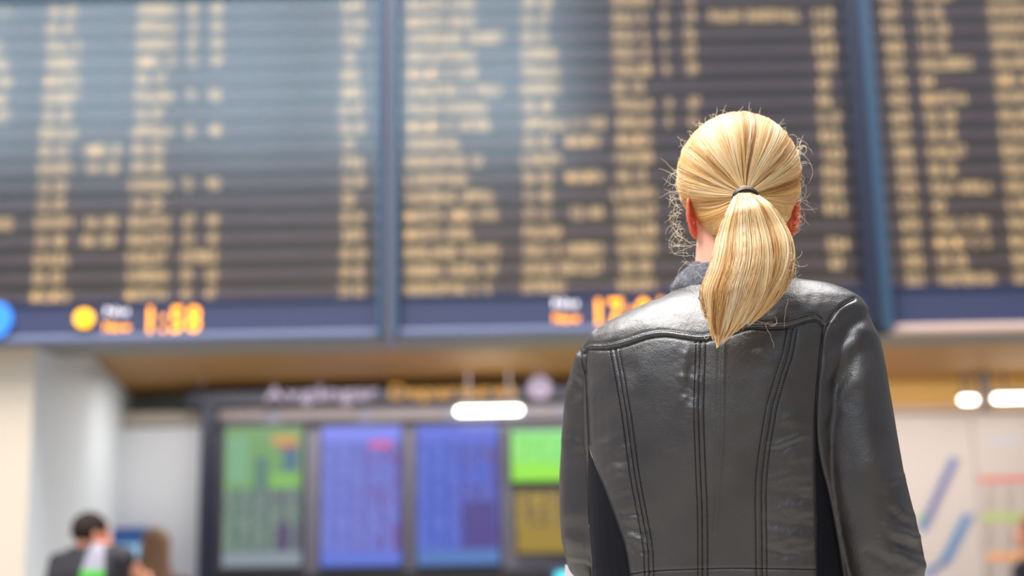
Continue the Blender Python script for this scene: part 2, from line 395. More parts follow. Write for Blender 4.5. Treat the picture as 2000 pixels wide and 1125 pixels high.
# screens
def screen_mat(name, base, txt, bands, estr=1.0, dens=.5, rows=46, tint2=None):
    m = bpy.data.materials.new(name); m.use_nodes = True; nt = m.node_tree; b = nt.nodes['Principled BSDF']
    b.inputs['Base Color'].default_value = (.02, .02, .03, 1); b.inputs['Roughness'].default_value = .2
    tc = nt.nodes.new('ShaderNodeTexCoord'); sp = nt.nodes.new('ShaderNodeSeparateXYZ'); nt.links.new(tc.outputs['Generated'], sp.inputs[0])
    n = nt.nodes.new('ShaderNodeTexNoise'); n.inputs['Scale'].default_value = 1; n.inputs['Detail'].default_value = 1
    mp = nt.nodes.new('ShaderNodeMapping'); mp.inputs['Scale'].default_value = (9, 1, 7); nt.links.new(tc.outputs['Generated'], mp.inputs[0]); nt.links.new(mp.outputs[0], n.inputs['Vector'])
    base_mix = nt.nodes.new('ShaderNodeMixRGB'); base_mix.inputs[1].default_value = base; base_mix.inputs[2].default_value = tint2 or base
    r2 = nt.nodes.new('ShaderNodeMapRange'); r2.inputs[1].default_value = .42; r2.inputs[2].default_value = .62; nt.links.new(n.outputs[0], r2.inputs[0]); 
    # the lower right of the list holds differently coloured rows
    md = nt.nodes.new('ShaderNodeMath'); md.operation = 'MULTIPLY'; nt.links.new(r2.outputs[0], md.inputs[0])
    rx = nt.nodes.new('ShaderNodeMapRange'); rx.inputs[1].default_value = .25; rx.inputs[2].default_value = .9; nt.links.new(sp.outputs[0], rx.inputs[0]); nt.links.new(rx.outputs[0], md.inputs[1])
    nt.links.new(md.outputs[0], base_mix.inputs[0])
    # text: rows x column-dependent noise
    w1 = nt.nodes.new('ShaderNodeMath'); w1.operation = 'MULTIPLY'; w1.inputs[1].default_value = rows; nt.links.new(sp.outputs[2], w1.inputs[0])
    fr_ = nt.nodes.new('ShaderNodeMath'); fr_.operation = 'FRACT'; nt.links.new(w1.outputs[0], fr_.inputs[0])
    gt = nt.nodes.new('ShaderNodeMath'); gt.operation = 'LESS_THAN'; gt.inputs[1].default_value = .5; nt.links.new(fr_.outputs[0], gt.inputs[0])
    fl = nt.nodes.new('ShaderNodeMath'); fl.operation = 'FLOOR'; nt.links.new(w1.outputs[0], fl.inputs[0])
    cb = nt.nodes.new('ShaderNodeCombineXYZ'); mm = nt.nodes.new('ShaderNodeMath'); mm.operation = 'MULTIPLY'; mm.inputs[1].default_value = 60
    nt.links.new(sp.outputs[0], mm.inputs[0]); nt.links.new(mm.outputs[0], cb.inputs[0]); nt.links.new(fl.outputs[0], cb.inputs[1])
    wn = nt.nodes.new('ShaderNodeTexWhiteNoise'); wn.noise_dimensions = '2D'
    sn = nt.nodes.new('ShaderNodeVectorMath'); sn.operation = 'FLOOR'; nt.links.new(cb.outputs[0], sn.inputs[0]); nt.links.new(sn.outputs[0], wn.inputs['Vector'])
    lt = nt.nodes.new('ShaderNodeMath'); lt.operation = 'LESS_THAN'; lt.inputs[1].default_value = dens; nt.links.new(wn.outputs[0], lt.inputs[0])
    n2 = nt.nodes.new('ShaderNodeTexWave'); n2.wave_type = 'BANDS'; n2.bands_direction = 'X'; n2.inputs['Scale'].default_value = 1.6; n2.inputs['Phase Offset'].default_value = 1
    nt.links.new(tc.outputs['Generated'], n2.inputs['Vector'])
    g2 = nt.nodes.new('ShaderNodeMath'); g2.operation = 'GREATER_THAN'; g2.inputs[1].default_value = .3; nt.links.new(n2.outputs[1], g2.inputs[0])
    m1 = nt.nodes.new('ShaderNodeMath'); m1.operation = 'MULTIPLY'; nt.links.new(gt.outputs[0], m1.inputs[0]); nt.links.new(lt.outputs[0], m1.inputs[1])
    m2 = nt.nodes.new('ShaderNodeMath'); m2.operation = 'MULTIPLY'; nt.links.new(m1.outputs[0], m2.inputs[0]); nt.links.new(g2.outputs[0], m2.inputs[1])
    cur = nt.nodes.new('ShaderNodeMixRGB'); cur.inputs[2].default_value = txt; nt.links.new(m2.outputs[0], cur.inputs[0]); nt.links.new(base_mix.outputs[0], cur.inputs[1])
    for (x0, x1, z0, z1, col) in bands:
        def rng_(sock, lo, hi):
            a = nt.nodes.new('ShaderNodeMath'); a.operation = 'GREATER_THAN'; a.inputs[1].default_value = lo; nt.links.new(sock, a.inputs[0])
            c = nt.nodes.new('ShaderNodeMath'); c.operation = 'LESS_THAN'; c.inputs[1].default_value = hi; nt.links.new(sock, c.inputs[0])
            d = nt.nodes.new('ShaderNodeMath'); d.operation = 'MULTIPLY'; nt.links.new(a.outputs[0], d.inputs[0]); nt.links.new(c.outputs[0], d.inputs[1]); return d
        A = rng_(sp.outputs[0], x0, x1); B = rng_(sp.outputs[2], z0, z1)
        d = nt.nodes.new('ShaderNodeMath'); d.operation = 'MULTIPLY'; nt.links.new(A.outputs[0], d.inputs[0]); nt.links.new(B.outputs[0], d.inputs[1])
        q = nt.nodes.new('ShaderNodeMixRGB'); q.inputs[2].default_value = col; nt.links.new(d.outputs[0], q.inputs[0]); nt.links.new(cur.outputs[0], q.inputs[1]); cur = q
    nt.links.new(cur.outputs[0], b.inputs['Emission Color']); b.inputs['Emission Strength'].default_value = estr
    return m
def screen(x0, y0, x1, y1, label, m, cat='screen', grp='upright departure screens'):
    e = empty('departure_screen', at((x0+x1)/2, y1, SY), label, cat, grp)
    sbox(MB(), x0-5, y0-5, x1+5, y1+5, SY-.025, .05).build('bezel', M_['black'], e, bevel=.004)
    sbox(MB(), x0, y0, x1, y1, SY-.03, .004).build('display', m, e)
    return e
screen(433, 833, 592, 1108, 'upright screen glowing green at top and grey below, leftmost of the row',
    screen_mat('green_display', sr(96, 124, 116), sr(175, 195, 160), [(0, 1, .55, 1, sr(120, 170, 100)), (.04, .3, .6, .93, sr(130, 185, 140)), (.4, .55, .55, .78, sr(90, 130, 120)), (.75, .95, .68, .88, sr(80, 120, 140)), (.6, .93, .56, .66, sr(135, 200, 90)), (.6, .93, .87, .94, sr(215, 170, 80)), (.68, .93, .845, .87, sr(200, 90, 90)), (.68, .85, .11, .3, sr(84, 70, 112)), (0, 1, .1, .0, sr(0, 0, 0)), (0, 1, 0, .1, sr(148, 160, 170))], .8, .5, 44, sr(84, 80, 110)))
screen(626, 831, 783, 1107, 'violet-blue screen with a small red mark, between the green one and the plain blue one',
    screen_mat('violet_display', sr(98, 112, 205), sr(150, 160, 245), [(0, 1, .89, 1, sr(128, 140, 250)), (.6, .88, .84, .89, sr(225, 90, 150)), (0, 1, 0, .1, sr(95, 120, 225))], .85, .5, 44, sr(104, 66, 150)))
screen(815, 829, 972, 1105, 'deep blue screen below the bright lamp, no red mark',
    screen_mat('blue_display', sr(62, 88, 200), sr(120, 150, 240), [(0, 1, .88, 1, sr(92, 110, 225)), (0, 1, 0, .11, sr(78, 124, 195)), (.55, .95, .11, .45, sr(72, 60, 140))], .85, .5, 44, sr(84, 56, 140)))
e4 = screen(1000, 838, 1160, 940, 'small bright lime green screen beside the blond woman\'s left sleeve',
    screen_mat('lime_display', sr(128, 225, 100), sr(190, 255, 120), [(0, 1, .0, .35, sr(150, 235, 50)), (0, 1, .85, 1, sr(140, 230, 130))], .95, .5, 12, sr(110, 220, 140)), grp='stacked small screens')
e5 = screen(1010, 956, 1160, 1080, 'small dark yellow lettered screen under the lime green one',
    screen_mat('yellow_display', sr(110, 92, 34), sr(215, 180, 30), [(0, 1, .0, .42, sr(150, 124, 12))], 1.0, .6, 16, sr(120, 96, 50)), grp='stacked small screens')
cy = mat('cyan_light', sr(60, 190, 210), .5, emit=.9, ecol=(.1, .75, .85, 1))
o = empty('ticket_reader', at(1105, 1125, SY-.12), 'small reader glowing cyan at the foot of the yellow screen', 'reader')
sbox(MB(), 1075, 1108, 1160, 1150, SY-.1, .1).build('casing', M_['navy'], o, bevel=.01)
sbox(MB(), 1086, 1116, 1150, 1142, SY-.106, .006).build('display', cy, o)

def tube_lamp(x0, x1, y0, y1, Y, label, rod=None):
    a = at(x0, y1, Y); b = at(x1, y0, Y); zc = (a[2]+b[2])/2; r = .02
    e = empty('strip_lamp', ((a[0]+b[0])/2, Y, zc), label, 'lamp', 'fluorescent strip lamps in the passage')
    V, Fc = tube_geo([(a[0], Y, zc), (b[0], Y, zc)], r, 14); MB().add(V, Fc).build('tube', M_['lamp'], e, True)
    MB().box(a[0]-.02, b[0]+.02, Y+.0, Y+.05, zc+.024, zc+.045).build('fitting', M_['lampbody'], e)
    for x in ((a[0]*.85+b[0]*.15), (a[0]*.15+b[0]*.85)): MB().box(x-.006, x+.006, Y+.015, Y+.03, zc+.04, CZ).build('bracket', M_['lampbody'], e)
tube_lamp(898, 1012, 799, 806, 7.9, 'bright white strip lamp over the gap beside the blue screen')
tube_lamp(1882, 1901, 774, 788, 8.35, 'short bright strip lamp above the route map')
tube_lamp(1947, 2080, 770, 784, 8.35, 'longer bright strip lamp at the right edge above the timetable')
a = at(1916, 745, 8.3); b = at(1934, 745, 8.3)
o = MB().box(a[0], b[0], 8.3, 8.36, at(1925, 798, 8.3)[2], CZ).build('lamp_bracket', M_['lampbody'], None, bevel=.005); tag(o, 'dark vertical bracket hanging between the two right strip lamps', 'bracket')
for k, (x, y) in enumerate(((395, 742),)):
    c = at(x, y, 8.15); cc = MB().cyl((c[0], c[1]-.02, c[2]), .018, 1, .02, 16).cyl((c[0], c[1], c[2]), .008, 2, CZ-c[2], 10).build('ceiling_spotlight', M_['sign_white']); tag(cc, 'tiny pale round spotlight above the left end of the navy sign', 'spotlight')

# white panel cabinet on the left
wp = empty('white_partition', at(290, 1125, 8.35), 'tall pale partition with beige top rail behind the two travellers', 'partition')
a = at(187, 832, 8.35); b = at(394, 832, 8.35)
MB().box(a[0]+.012, b[0], 8.35, 8.42, .0, a[2]-.015).build('panel', M_['white_panel'], wp, bevel=.006)
MB().box(a[0], b[0]+.01, 8.32, 8.44, a[2]-.01, at(290, 805, 8.35)[2]).build('top_rail', M_['grey_beige'], wp, bevel=.006)
MB().box(a[0]-.03, a[0]+.006, 8.34, 8.43, .0, a[2]-.012).build('edge_post', M_['grey_beige'], wp)
tmn = mat('teal_grey', sr(96, 104, 104), .6)
o = MB().box(at(250, 780, WB-.03)[0], at(396, 780, WB-.03)[0], WB-.05, WB-.01, at(300, 830, WB)[2], CZ-.01).build('wall_recess_panel', tmn); tag(o, kind='structure'); o.name = 'trim_1'

# right side: trim, route map, timetable
o = MB().box(at(1690, 800, WB)[0], at(2200, 800, WB)[0], WB-.06, WB-.002, at(1870, 806, WB)[2], at(1870, 795, WB)[2]).build('trim_2', M_['trim']); struct(o)
def poster(name, x0, x1, label, cat):
    e = empty(name, at((x0+x1)/2, 1125, WB-.03), label, cat, 'wall posters')
    MB().box(at(x0, 960, WB)[0], at(x1, 960, WB)[0], WB-.03, WB-.005, .7, at(1870, 810, WB)[2]).build('sheet', M_['poster'], e, bevel=.003); return e
rm = poster('route_map', 1700, 1906, 'white wall map with two slanting blue route lines', 'map')
tt = poster('timetable', 1908, 2160, 'white timetable with red, green and orange heading bars', 'poster')
blue = mat('route_blue', sr(70, 130, 190), .6); blue2 = mat('route_violet', sr(120, 110, 170), .6); grn = mat('route_green', sr(70, 175, 90), .6)
PYY = WB-.034
def stroke(root, x0, y0, x1, y1, wpx, m, name='route_line', Y=PYY):
    a = at(x0, y0, Y); b = at(x1, y1, Y); d = b-a; L = np.linalg.norm(d); d /= L; n_ = np.array([d[2], 0, -d[0]])*wpx/2*(Y/F)
    return MB().prism([a-n_, b-n_, b+n_, a+n_], (0, .003, 0)).build(name, m, root)
def stations(root, x0, y0, x1, y1, n, m, ln=9):
    mb = MB()
    for i in range(n):
        t = (i+.5)/n; x = x0+(x1-x0)*t; y = y0+(y1-y0)*t
        a = at(x, y, PYY); mb.box(a[0]-.03, a[0]+.055, PYY-.002, PYY, a[2]-.004, a[2]+.004)
    mb.build('station_mark', m, root)
stroke(rm, 1864, 893, 1800, 1040, 8, blue); stroke(rm, 1868, 897, 1812, 1015, 3, blue2); stations(rm, 1862, 895, 1798, 1035, 16, blue2)
stroke(rm, 1806, 1003, 1796, 1024, 7, grn)
stroke(rm, 1889, 1005, 1842, 1100, 9, blue); stroke(rm, 1842, 1100, 1800, 1120, 8, blue); stations(rm, 1890, 1003, 1838, 1105, 14, blue)
stroke(rm, 1845, 1095, 1815, 1130, 5, blue2)
def bar(root, x0, x1, y, h, col, nm, name='heading_bar'):
    a = at(x0, y+h/2, PYY); b = at(x1, y-h/2, PYY); MB().box(a[0], b[0], PYY-.002, PYY, a[2], b[2]).build(name, mat(nm, col, .6), root)
bar(tt, 1912, 2080, 935, 13, sr(222, 120, 110), 'bar_red'); bar(tt, 1919, 2080, 1009, 16, sr(176, 200, 110), 'bar_green'); bar(tt, 1929, 2080, 1086, 16, sr(238, 165, 100), 'bar_orange')
bar(tt, 1930, 1990, 862, 11, sr(190, 195, 215), 'bar_blue'); 
tl = MB()
for y in list(range(950, 1000, 6))+list(range(1024, 1078, 6))+list(range(1100, 1150, 6)):
    for x in (1922, 1960, 2000, 2040):
        a = at(x, y, PYY); tl.box(a[0], a[0]+.08, PYY-.002, PYY, a[2], a[2]+.005)
tl.build('timetable_rows', mat('print_grey', sr(190, 180, 168), .6), tt)['kind'] = 'stuff'
# ticket machine between the travellers
tmY = 8.1
tm = empty('ticket_machine', (at(245, 1100, tmY)[0], tmY, 0), 'blue ticket machine standing between man and brown haired woman', 'ticket machine')
tb = mat('machine_blue', sr(44, 84, 146), .5)
a = at(212, 1030, tmY); b = at(292, 1030, tmY)
MB().box(a[0], b[0], tmY, tmY+.22, 0, a[2]-.03).box(a[0]+.02, b[0]-.02, tmY+.01, tmY+.2, a[2]-.03, a[2]).build('casing', tb, tm, bevel=.015)
sbox(MB(), 222, 1063, 284, 1092, tmY-.006, .006).build('display', mat('machine_display', sr(120, 170, 205), .3, emit=.5, ecol=(.3, .55, .75, 1)), tm)
sbox(MB(), 222, 1094, 284, 1100, tmY-.02, .02).build('shelf', M_['navy'], tm)
sbox(MB(), 226, 1103, 280, 1122, tmY-.006, .006).build('keypad', mat('keypad_blue', sr(110, 150, 190), .4), tm)

# ------------------------------------------------------------------ people
def frame(fdir, upv=(0, 0, 1)):
    f = np.array(fdir, float); f /= np.linalg.norm(f); u = np.array(upv, float); r = np.cross(f, u); r /= np.linalg.norm(r); u = np.cross(r, f); return r, f, u
def head_pieces(C, fdir, s=1.0, upv=(0, 0, 1), ears=True, ear_out=.5, ear_z=-.008):
    r, f, u = frame(fdir, upv); C = np.array(C); A = [r, f, u]; P = []
    pt = lambda x, y, z: C + s*(r*x + f*y + u*z)
    P.append(ell(pt(0, -.008, .015), .074*s, .094*s, .092*s, A, 28, 20))
    P.append(ell(pt(0, .03, -.045), .054*s, .058*s, .068*s, A, 24, 16))
    P.append(ell(pt(0, .068, -.092), .02*s, .018*s, .018*s, A))            # chin
    P.append(tube_geo([pt(0, .088, .01), pt(0, .098, -.012), pt(0, .107, -.03)], [.008*s, .011*s, .014*s], 10))  # nose
    for q in (-1, 1):
        P.append(ell(pt(q*.011, .098, -.033), .008*s, .009*s, .007*s, A, 10, 8))
        P.append(tube_geo([pt(q*.012, .086, .018), pt(q*.045, .07, .016)], [.009*s, .008*s], 8))   # brow
        P.append(ell(pt(q*.038, .062, -.022), .02*s, .018*s, .018*s, A, 12, 8))          # cheek
    P.append(tube_geo([pt(-.022, .078, -.064), pt(0, .09, -.062), pt(.022, .078, -.064)], [.004*s, .006*s, .004*s], 8))
    P.append(tube_geo([pt(-.02, .078, -.072), pt(0, .088, -.073), pt(.02, .078, -.072)], [.004*s, .0065*s, .004*s], 8))
    if ears:
        for q in (-1, 1):
            # helix, antihelix, bowl and lobe
            o_ = np.array([q*math.sin(ear_out), -math.cos(ear_out), 0])     # outward-back direction in head frame
            base = np.array([q*.069, .0, ear_z])
            def ep(a, b): v = base + o_*a + np.array([0, 0, b]); return pt(*v)
            P.append(tube_geo([ep(.0, .022), ep(.010, .034), ep(.022, .034), ep(.030, .022), ep(.031, .006), ep(.026, -.010), ep(.019, -.022), ep(.008, -.028)], [.0034*s]*5+[.0038*s, .005*s, .0045*s], 8))
            P.append(tube_geo([ep(.004, .022), ep(.014, .006), ep(.010, -.016)], [(.006*s, .004*s), (.013*s, .0032*s), (.009*s, .003*s)], 12))
            P.append(ell(ep(.012, .012), .0035*s, .016*s, .021*s, [np.cross(r*o_[0]+f*o_[1], u), r*o_[0]+f*o_[1], u], 12, 10))
            P.append(ell(ep(.010, -.022), .005*s, .009*s, .009*s, [np.cross(r*o_[0]+f*o_[1], u), r*o_[0]+f*o_[1], u], 12, 10))
    return P
def hand_pieces(W, d, n, side, s=1.0, curl=.5):
    """wrist W, direction d along the hand, palm normal n, thumb on side"""
    d = np.array(d, float); d /= np.linalg.norm(d); n = np.array(n, float); n -= d*(n@d); n /= np.linalg.norm(n); b = np.cross(d, n)*side
    W = np.array(W); P = []
    P.append(tube_geo([W-d*.02*s, W+d*.03*s, W+d*.075*s], [(.026*s, .018*s), (.036*s, .015*s), (.038*s, .012*s)], 16) if False else
             ell(W+d*.045*s, .05*s, .038*s, .015*s, [d, b, n], 16, 12))
    P.append(tube_geo([W-d*.03*s, W+d*.02*s], [.024*s, .02*s], 12))
    for k, (off, L) in enumerate(((.028, .072), (.010, .080), (-.009, .075), (-.026, .058))):
        p = W+d*.078*s+b*off*s; pts = [W+d*.05*s+b*off*.8*s, p]; ang = 0
        for j, fr_ in enumerate((.45, .32, .23)):
            ang += curl*(.9 if j else .6); v = d*math.cos(ang)+n*math.sin(ang); p = p+v*L*fr_*s; pts.append(p)
        P.append(tube_geo(pts, [.008*s, .0085*s, .008*s, .0075*s, .0065*s], 10))
    q = W+d*.02*s+b*.026*s; v1 = d*.6+b*.75+n*.25; v2 = d*.85+b*.35+n*.45
    P.append(tube_geo([q-b*.012*s, q+v1*.03*s, q+v1*.03*s+v2*.03*s, q+v1*.03*s+v2*.03*s+(d*.9+n*.5)*.022*s], [.014*s, .0125*s, .0095*s, .0075*s], 10))
    return P
def limb(a, b, c, r0_, r1, r2):
    a, b, c = map(lambda q: np.array(q, float), (a, b, c))
    return tube_geo([a, a*.5+b*.5, b, b*.6+c*.4, c], [r0_, (r0_+r1)/2*1.02, r1, (r1*.65+r2*.35)*1.05, r2], 16)

def background_person(name, label, base, headpx, Y, face, hair, shirt, trousers, skin, turn=0, arms=None, lean=0., wide=.195, neck=.30, hairlen='short', decor=None, top_y=None):
    """standing traveller; headpx = pixel of crown centre and top"""
    crown = at(headpx[0], headpx[1], Y); H = crown[2]; s = H/1.75
    e = empty(name, (crown[0]-lean*.4, Y, 0), label, 'person', 'travellers in the background')
    x0, y0 = crown[0], Y
    hc = np.array([x0, y0, H-.115*s]); r, f, u = frame(face)
    bx = x0 - lean
    tr, tf, tu = frame((math.sin(turn), math.cos(turn), 0))
    T = lambda x, y, z: np.array([bx*(1-z/1.5)+(x0)*(z/1.5) if False else x0-lean*(1-z/(H-.25)), y0, 0]) + tr*x + tf*y + np.array([0, 0, z])
    zsh = H-neck*s; zhip = .52*H
    body = head_pieces(hc, face, s)
    body.append(tube_geo([T(0, -.01, zsh-.02), hc-np.array([0, 0, .06*s])-f*.02], [.062*s, .055*s], 16))
    tor = [(zhip-.08, .16, .11), (zhip+.05, .165, .115), (zhip+.2, .145, .1), (zhip+.35, .17, .115), (zsh-.08, .185, .115), (zsh-.01, .16, .085), (zsh+.03, .09, .06)]
    body.append(rings_geo([[T(wide/.195*wx*s*math.cos(a), dy*s*math.sin(a), z) for a in np.linspace(0, 2*math.pi, 25)[:-1]] for z, wx, dy in tor]))
    clothes = [rings_geo([[T(wide/.195*(wx+.014)*s*math.cos(a), (dy+.014)*s*math.sin(a), z) for a in np.linspace(0, 2*math.pi, 29)[:-1]] for z, wx, dy in tor])]
    hands = []
    for q in (-1, 1):
        sh = T(q*wide*.9*s, 0, zsh-.04*s)
        el, wr = (arms or {}).get(q, (T(q*(wide+.05)*s, -.02, H-.61*s), T(q*(wide+.04)*s, .14, zsh-.48*s)))
        body.append(limb(sh, el, wr, .048*s, .04*s, .027*s))
        body += hand_pieces(wr, np.array(wr)-np.array(el), (-q*tr), q, s, .35)
        m_ = np.array(sh)*.35+np.array(el)*.65
        clothes.append(tube_geo([T(q*.1*s, 0, zsh-.03*s), sh, m_], [.06*s, .064*s, .058*s], 18))
        hip = T(q*.085*s, 0, zhip-.03); kn = T(q*.095*s, .02, .27*H); an = T(q*.1*s, -.01, .07)
        body.append(limb(hip, kn, an, .085*s, .055*s, .04*s))
        body.append(tube_geo([T(q*.1*s, -.03, .05), T(q*.105*s, .1, .045), T(q*.11*s, .17, .035)], [.035*s, .036*s, .028*s], 12))
    me = union(body, .007, 3, 'body'); link('body', me, skin, e)
    link('shirt', union(clothes, .009, 3, 'shirt'), shirt, e)
    tr_ = [rings_geo([[T((wx)*s*math.cos(a), dy*s*math.sin(a), z) for a in np.linspace(0, 2*math.pi, 25)[:-1]] for z, wx, dy in ((zhip-.12, .17, .12), (zhip, .178, .125), (zhip+.06, .17, .12))])]
    for q in (-1, 1): tr_.append(limb(T(q*.085*s, 0, zhip-.05), T(q*.095*s, .02, .27*H), T(q*.1*s, -.01, .1), .098*s, .07*s, .058*s))
    link('trousers', union(tr_, .01, 3, 'trousers'), trousers, e)
    for q in (-1, 1):
        link('shoe', union([tube_geo([T(q*.1*s, -.04, .05), T(q*.105*s, .1, .045), T(q*.11*s, .19, .035)], [(.043, .045), (.046, .04), (.038, .03)], 14)], .008, 2, 'shoe'), M_['black'], e)
    for q in (-1, 1):
        V, Fc = ell(hc+s*(r*q*.03+f*.078+u*-.002), .0125*s, .0125*s, .0125*s); MB().add(V, Fc).build('eye', M_['paper'], e, True)
    A = [r, f, u]
    hp = [ell(hc+s*(f*-.018+u*.03), .083*s, .095*s, .088*s, A, 28, 20)]
    if hairlen == 'long':
        hp = [ell(hc+s*(f*-.02+u*.022), .09*s, .1*s, .1*s, A, 28, 20)]
        bkv = -f
        pts = [hc+s*(bkv*.03+u*.02), hc+s*(bkv*.05-u*.1), hc+s*(bkv*.075-u*.24), hc+s*(bkv*.085-u*.38)]
        hp.append(tube_geo(pts, [(.088*s, .085*s), (.1*s, .07*s), (.135*s, .055*s), (.15*s, .035*s)], 24))
    me = union(hp, .007, 3, 'hair')
    for v in me.vertices:
        v.co += Vector(v.normal)*.006*noise.noise(Vector((v.co.x*40, v.co.y*40, v.co.z*(12 if hairlen == 'long' else 40))))
    link('hair', me, hair, e)
    if decor: decor(e, T, s, zsh, tf, tr, y0)
    return e
h_dark = mat('dark_brown_hair', sr(40, 31, 28), .8, spec=.1, bump=.6, bscale=120)
h_brown = mat('mid_brown_hair', sr(112, 80, 56), .55, bump=.6, bscale=120)
h_brown2 = mat('chestnut_hair', sr(120, 74, 48), .55, bump=.6, bscale=120)
sh_black = mat('black_jersey', sr(24, 22, 30), .8)
sh_maroon = mat('maroon_knit', sr(96, 70, 62), .8)
tr_dark = mat('dark_trousers', sr(38, 40, 54), .8)
grey_j = mat('grey_jersey', sr(130, 126, 140), .8); green_j = mat('green_jersey', sr(70, 165, 50), .8)
def man_decor(e, T, s, zsh, tf, tr, y0):
    pass
MY = 6.1
crown = at(182, 1001, MY)
lm = {1: (at(240, 1092, MY-.12), at(285, 1135, MY+.18)), -1: (at(98, 1190, MY+.05), at(150, 1250, MY+.3))}
man = background_person('person', 'man with short dark hair in a black shirt with grey and green back panel', None, (182, 1001), MY, (.75, .65, -.05), h_dark, sh_black, tr_dark, M_['skin_dark'], turn=.45, arms=lm, lean=.14, neck=.20, wide=.24)
# back panel of the man's shirt: an inset laid on the cloth
def lay_patch(shirt_obj, poly_px, m, name, parent, off=.004):
    me = shirt_obj.data; bv = BVHTree.FromPolygons([v.co for v in me.vertices], [tuple(p.vertices) for p in me.polygons])
    xs = [p[0] for p in poly_px]; ys = [p[1] for p in poly_px]
    def inside(x, y):
        c = False; j = len(poly_px)-1
        for i in range(len(poly_px)):
            (xi, yi), (xj, yj) = poly_px[i], poly_px[j]
            if (yi > y) != (yj > y) and x < (xj-xi)*(y-yi)/(yj-yi)+xi: c = not c
            j = i
        return c
    st = 2.0; V = []; Fc = []; ids = {}
    nx = int((max(xs)-min(xs))/st)+1; ny = int((max(ys)-min(ys))/st)+1
    for j in range(ny+1):
        for i in range(nx+1):
            x = min(xs)+i*st; y = min(ys)+j*st
            d = Vector(ray(x, y)).normalized(); h = bv.ray_cast(Vector(CAM), d)
            if h[0] is not None: ids[i, j] = len(V); V.append(h[0]+h[1]*off)
    for j in range(ny):
        for i in range(nx):
            if inside(min(xs)+(i+.5)*st, min(ys)+(j+.5)*st) and all(k in ids for k in ((i, j), (i+1, j), (i+1, j+1), (i, j+1))):
                Fc.append((ids[i, j], ids[i, j+1], ids[i+1, j+1], ids[i+1, j]))
    if Fc:
        o = mesh(name, V, Fc, m, parent, True); sd = o.modifiers.new('s', 'SOLIDIFY'); sd.thickness = .003; return o
sh_o = [o for o in man.children if o.name.startswith('shirt')][0]
lay_patch(sh_o, [(190, 1050), (204, 1062), (204, 1114), (160, 1114), (172, 1080)], grey_j, 'shirt_panel', man)
lay_patch(sh_o, [(160, 1114), (204, 1114), (206, 1150), (152, 1150)], green_j, 'shirt_panel', man)
background_person('person', 'woman with long straight brown hair, seen from behind by the ticket machine', None, (305, 1031), 7.2, (-.12, 1, 0), h_brown, sh_maroon, tr_dark, M_['skin_dark'], turn=-.1, hairlen='long')
background_person('person', 'traveller with chestnut hair and black coat, cut off at the right edge', None, (2012, 1003), 7.3, (-.8, .5, 0), h_brown2, sh_black, tr_dark, M_['skin_dark'], turn=-.8)

exec_marker = None
# ------------------------------------------------------------------ the blond woman
YB = 2.06
leather = bpy.data.materials.new('dark_leather'); leather.use_nodes = True; nt = leather.node_tree; b = nt.nodes['Principled BSDF']
tc = nt.nodes.new('ShaderNodeTexCoord'); n1 = nt.nodes.new('ShaderNodeTexNoise'); n1.inputs['Scale'].default_value = 14; n1.inputs['Detail'].default_value = 5
nt.links.new(tc.outputs['Object'], n1.inputs['Vector']); cr = nt.nodes.new('ShaderNodeValToRGB')
cr.color_ramp.elements[0].position = .3; cr.color_ramp.elements[0].color = sr(32, 28, 28); cr.color_ramp.elements[1].position = .75; cr.color_ramp.elements[1].color = sr(50, 44, 42)
nt.links.new(n1.outputs[0], cr.inputs[0]); nt.links.new(cr.outputs[0], b.inputs['Base Color'])
rr = nt.nodes.new('ShaderNodeMapRange'); rr.inputs[3].default_value = .34; rr.inputs[4].default_value = .5; nt.links.new(n1.outputs[0], rr.inputs[0]); nt.links.new(rr.outputs[0], b.inputs['Roughness'])
b.inputs['Specular IOR Level'].default_value = .85
vo = nt.nodes.new('ShaderNodeTexVoronoi'); vo.inputs['Scale'].default_value = 420; nt.links.new(tc.outputs['Object'], vo.inputs['Vector'])
n3 = nt.nodes.new('ShaderNodeTexNoise'); n3.inputs['Scale'].default_value = 120; n3.inputs['Detail'].default_value = 6; n3.inputs['Roughness'].default_value = .65; nt.links.new(tc.outputs['Object'], n3.inputs['Vector'])
ad = nt.nodes.new('ShaderNodeMath'); ad.operation = 'MULTIPLY_ADD'; ad.inputs[1].default_value = .25; nt.links.new(vo.outputs['Distance'], ad.inputs[0]); nt.links.new(n3.outputs[0], ad.inputs[2])
bp = nt.nodes.new('ShaderNodeBump'); bp.inputs['Strength'].default_value = .45; bp.inputs['Distance'].default_value = .0016
nt.links.new(ad.outputs[0], bp.inputs['Height']); nt.links.new(bp.outputs[0], b.inputs['Normal'])
knit_panel = mat('black_stretch_knit', sr(18, 17, 23), .9, spec=.15)
thread = mat('dark_thread', sr(16, 14, 15), .7, spec=.2)
piping = mat('leather_piping', sr(26, 25, 28), .35)

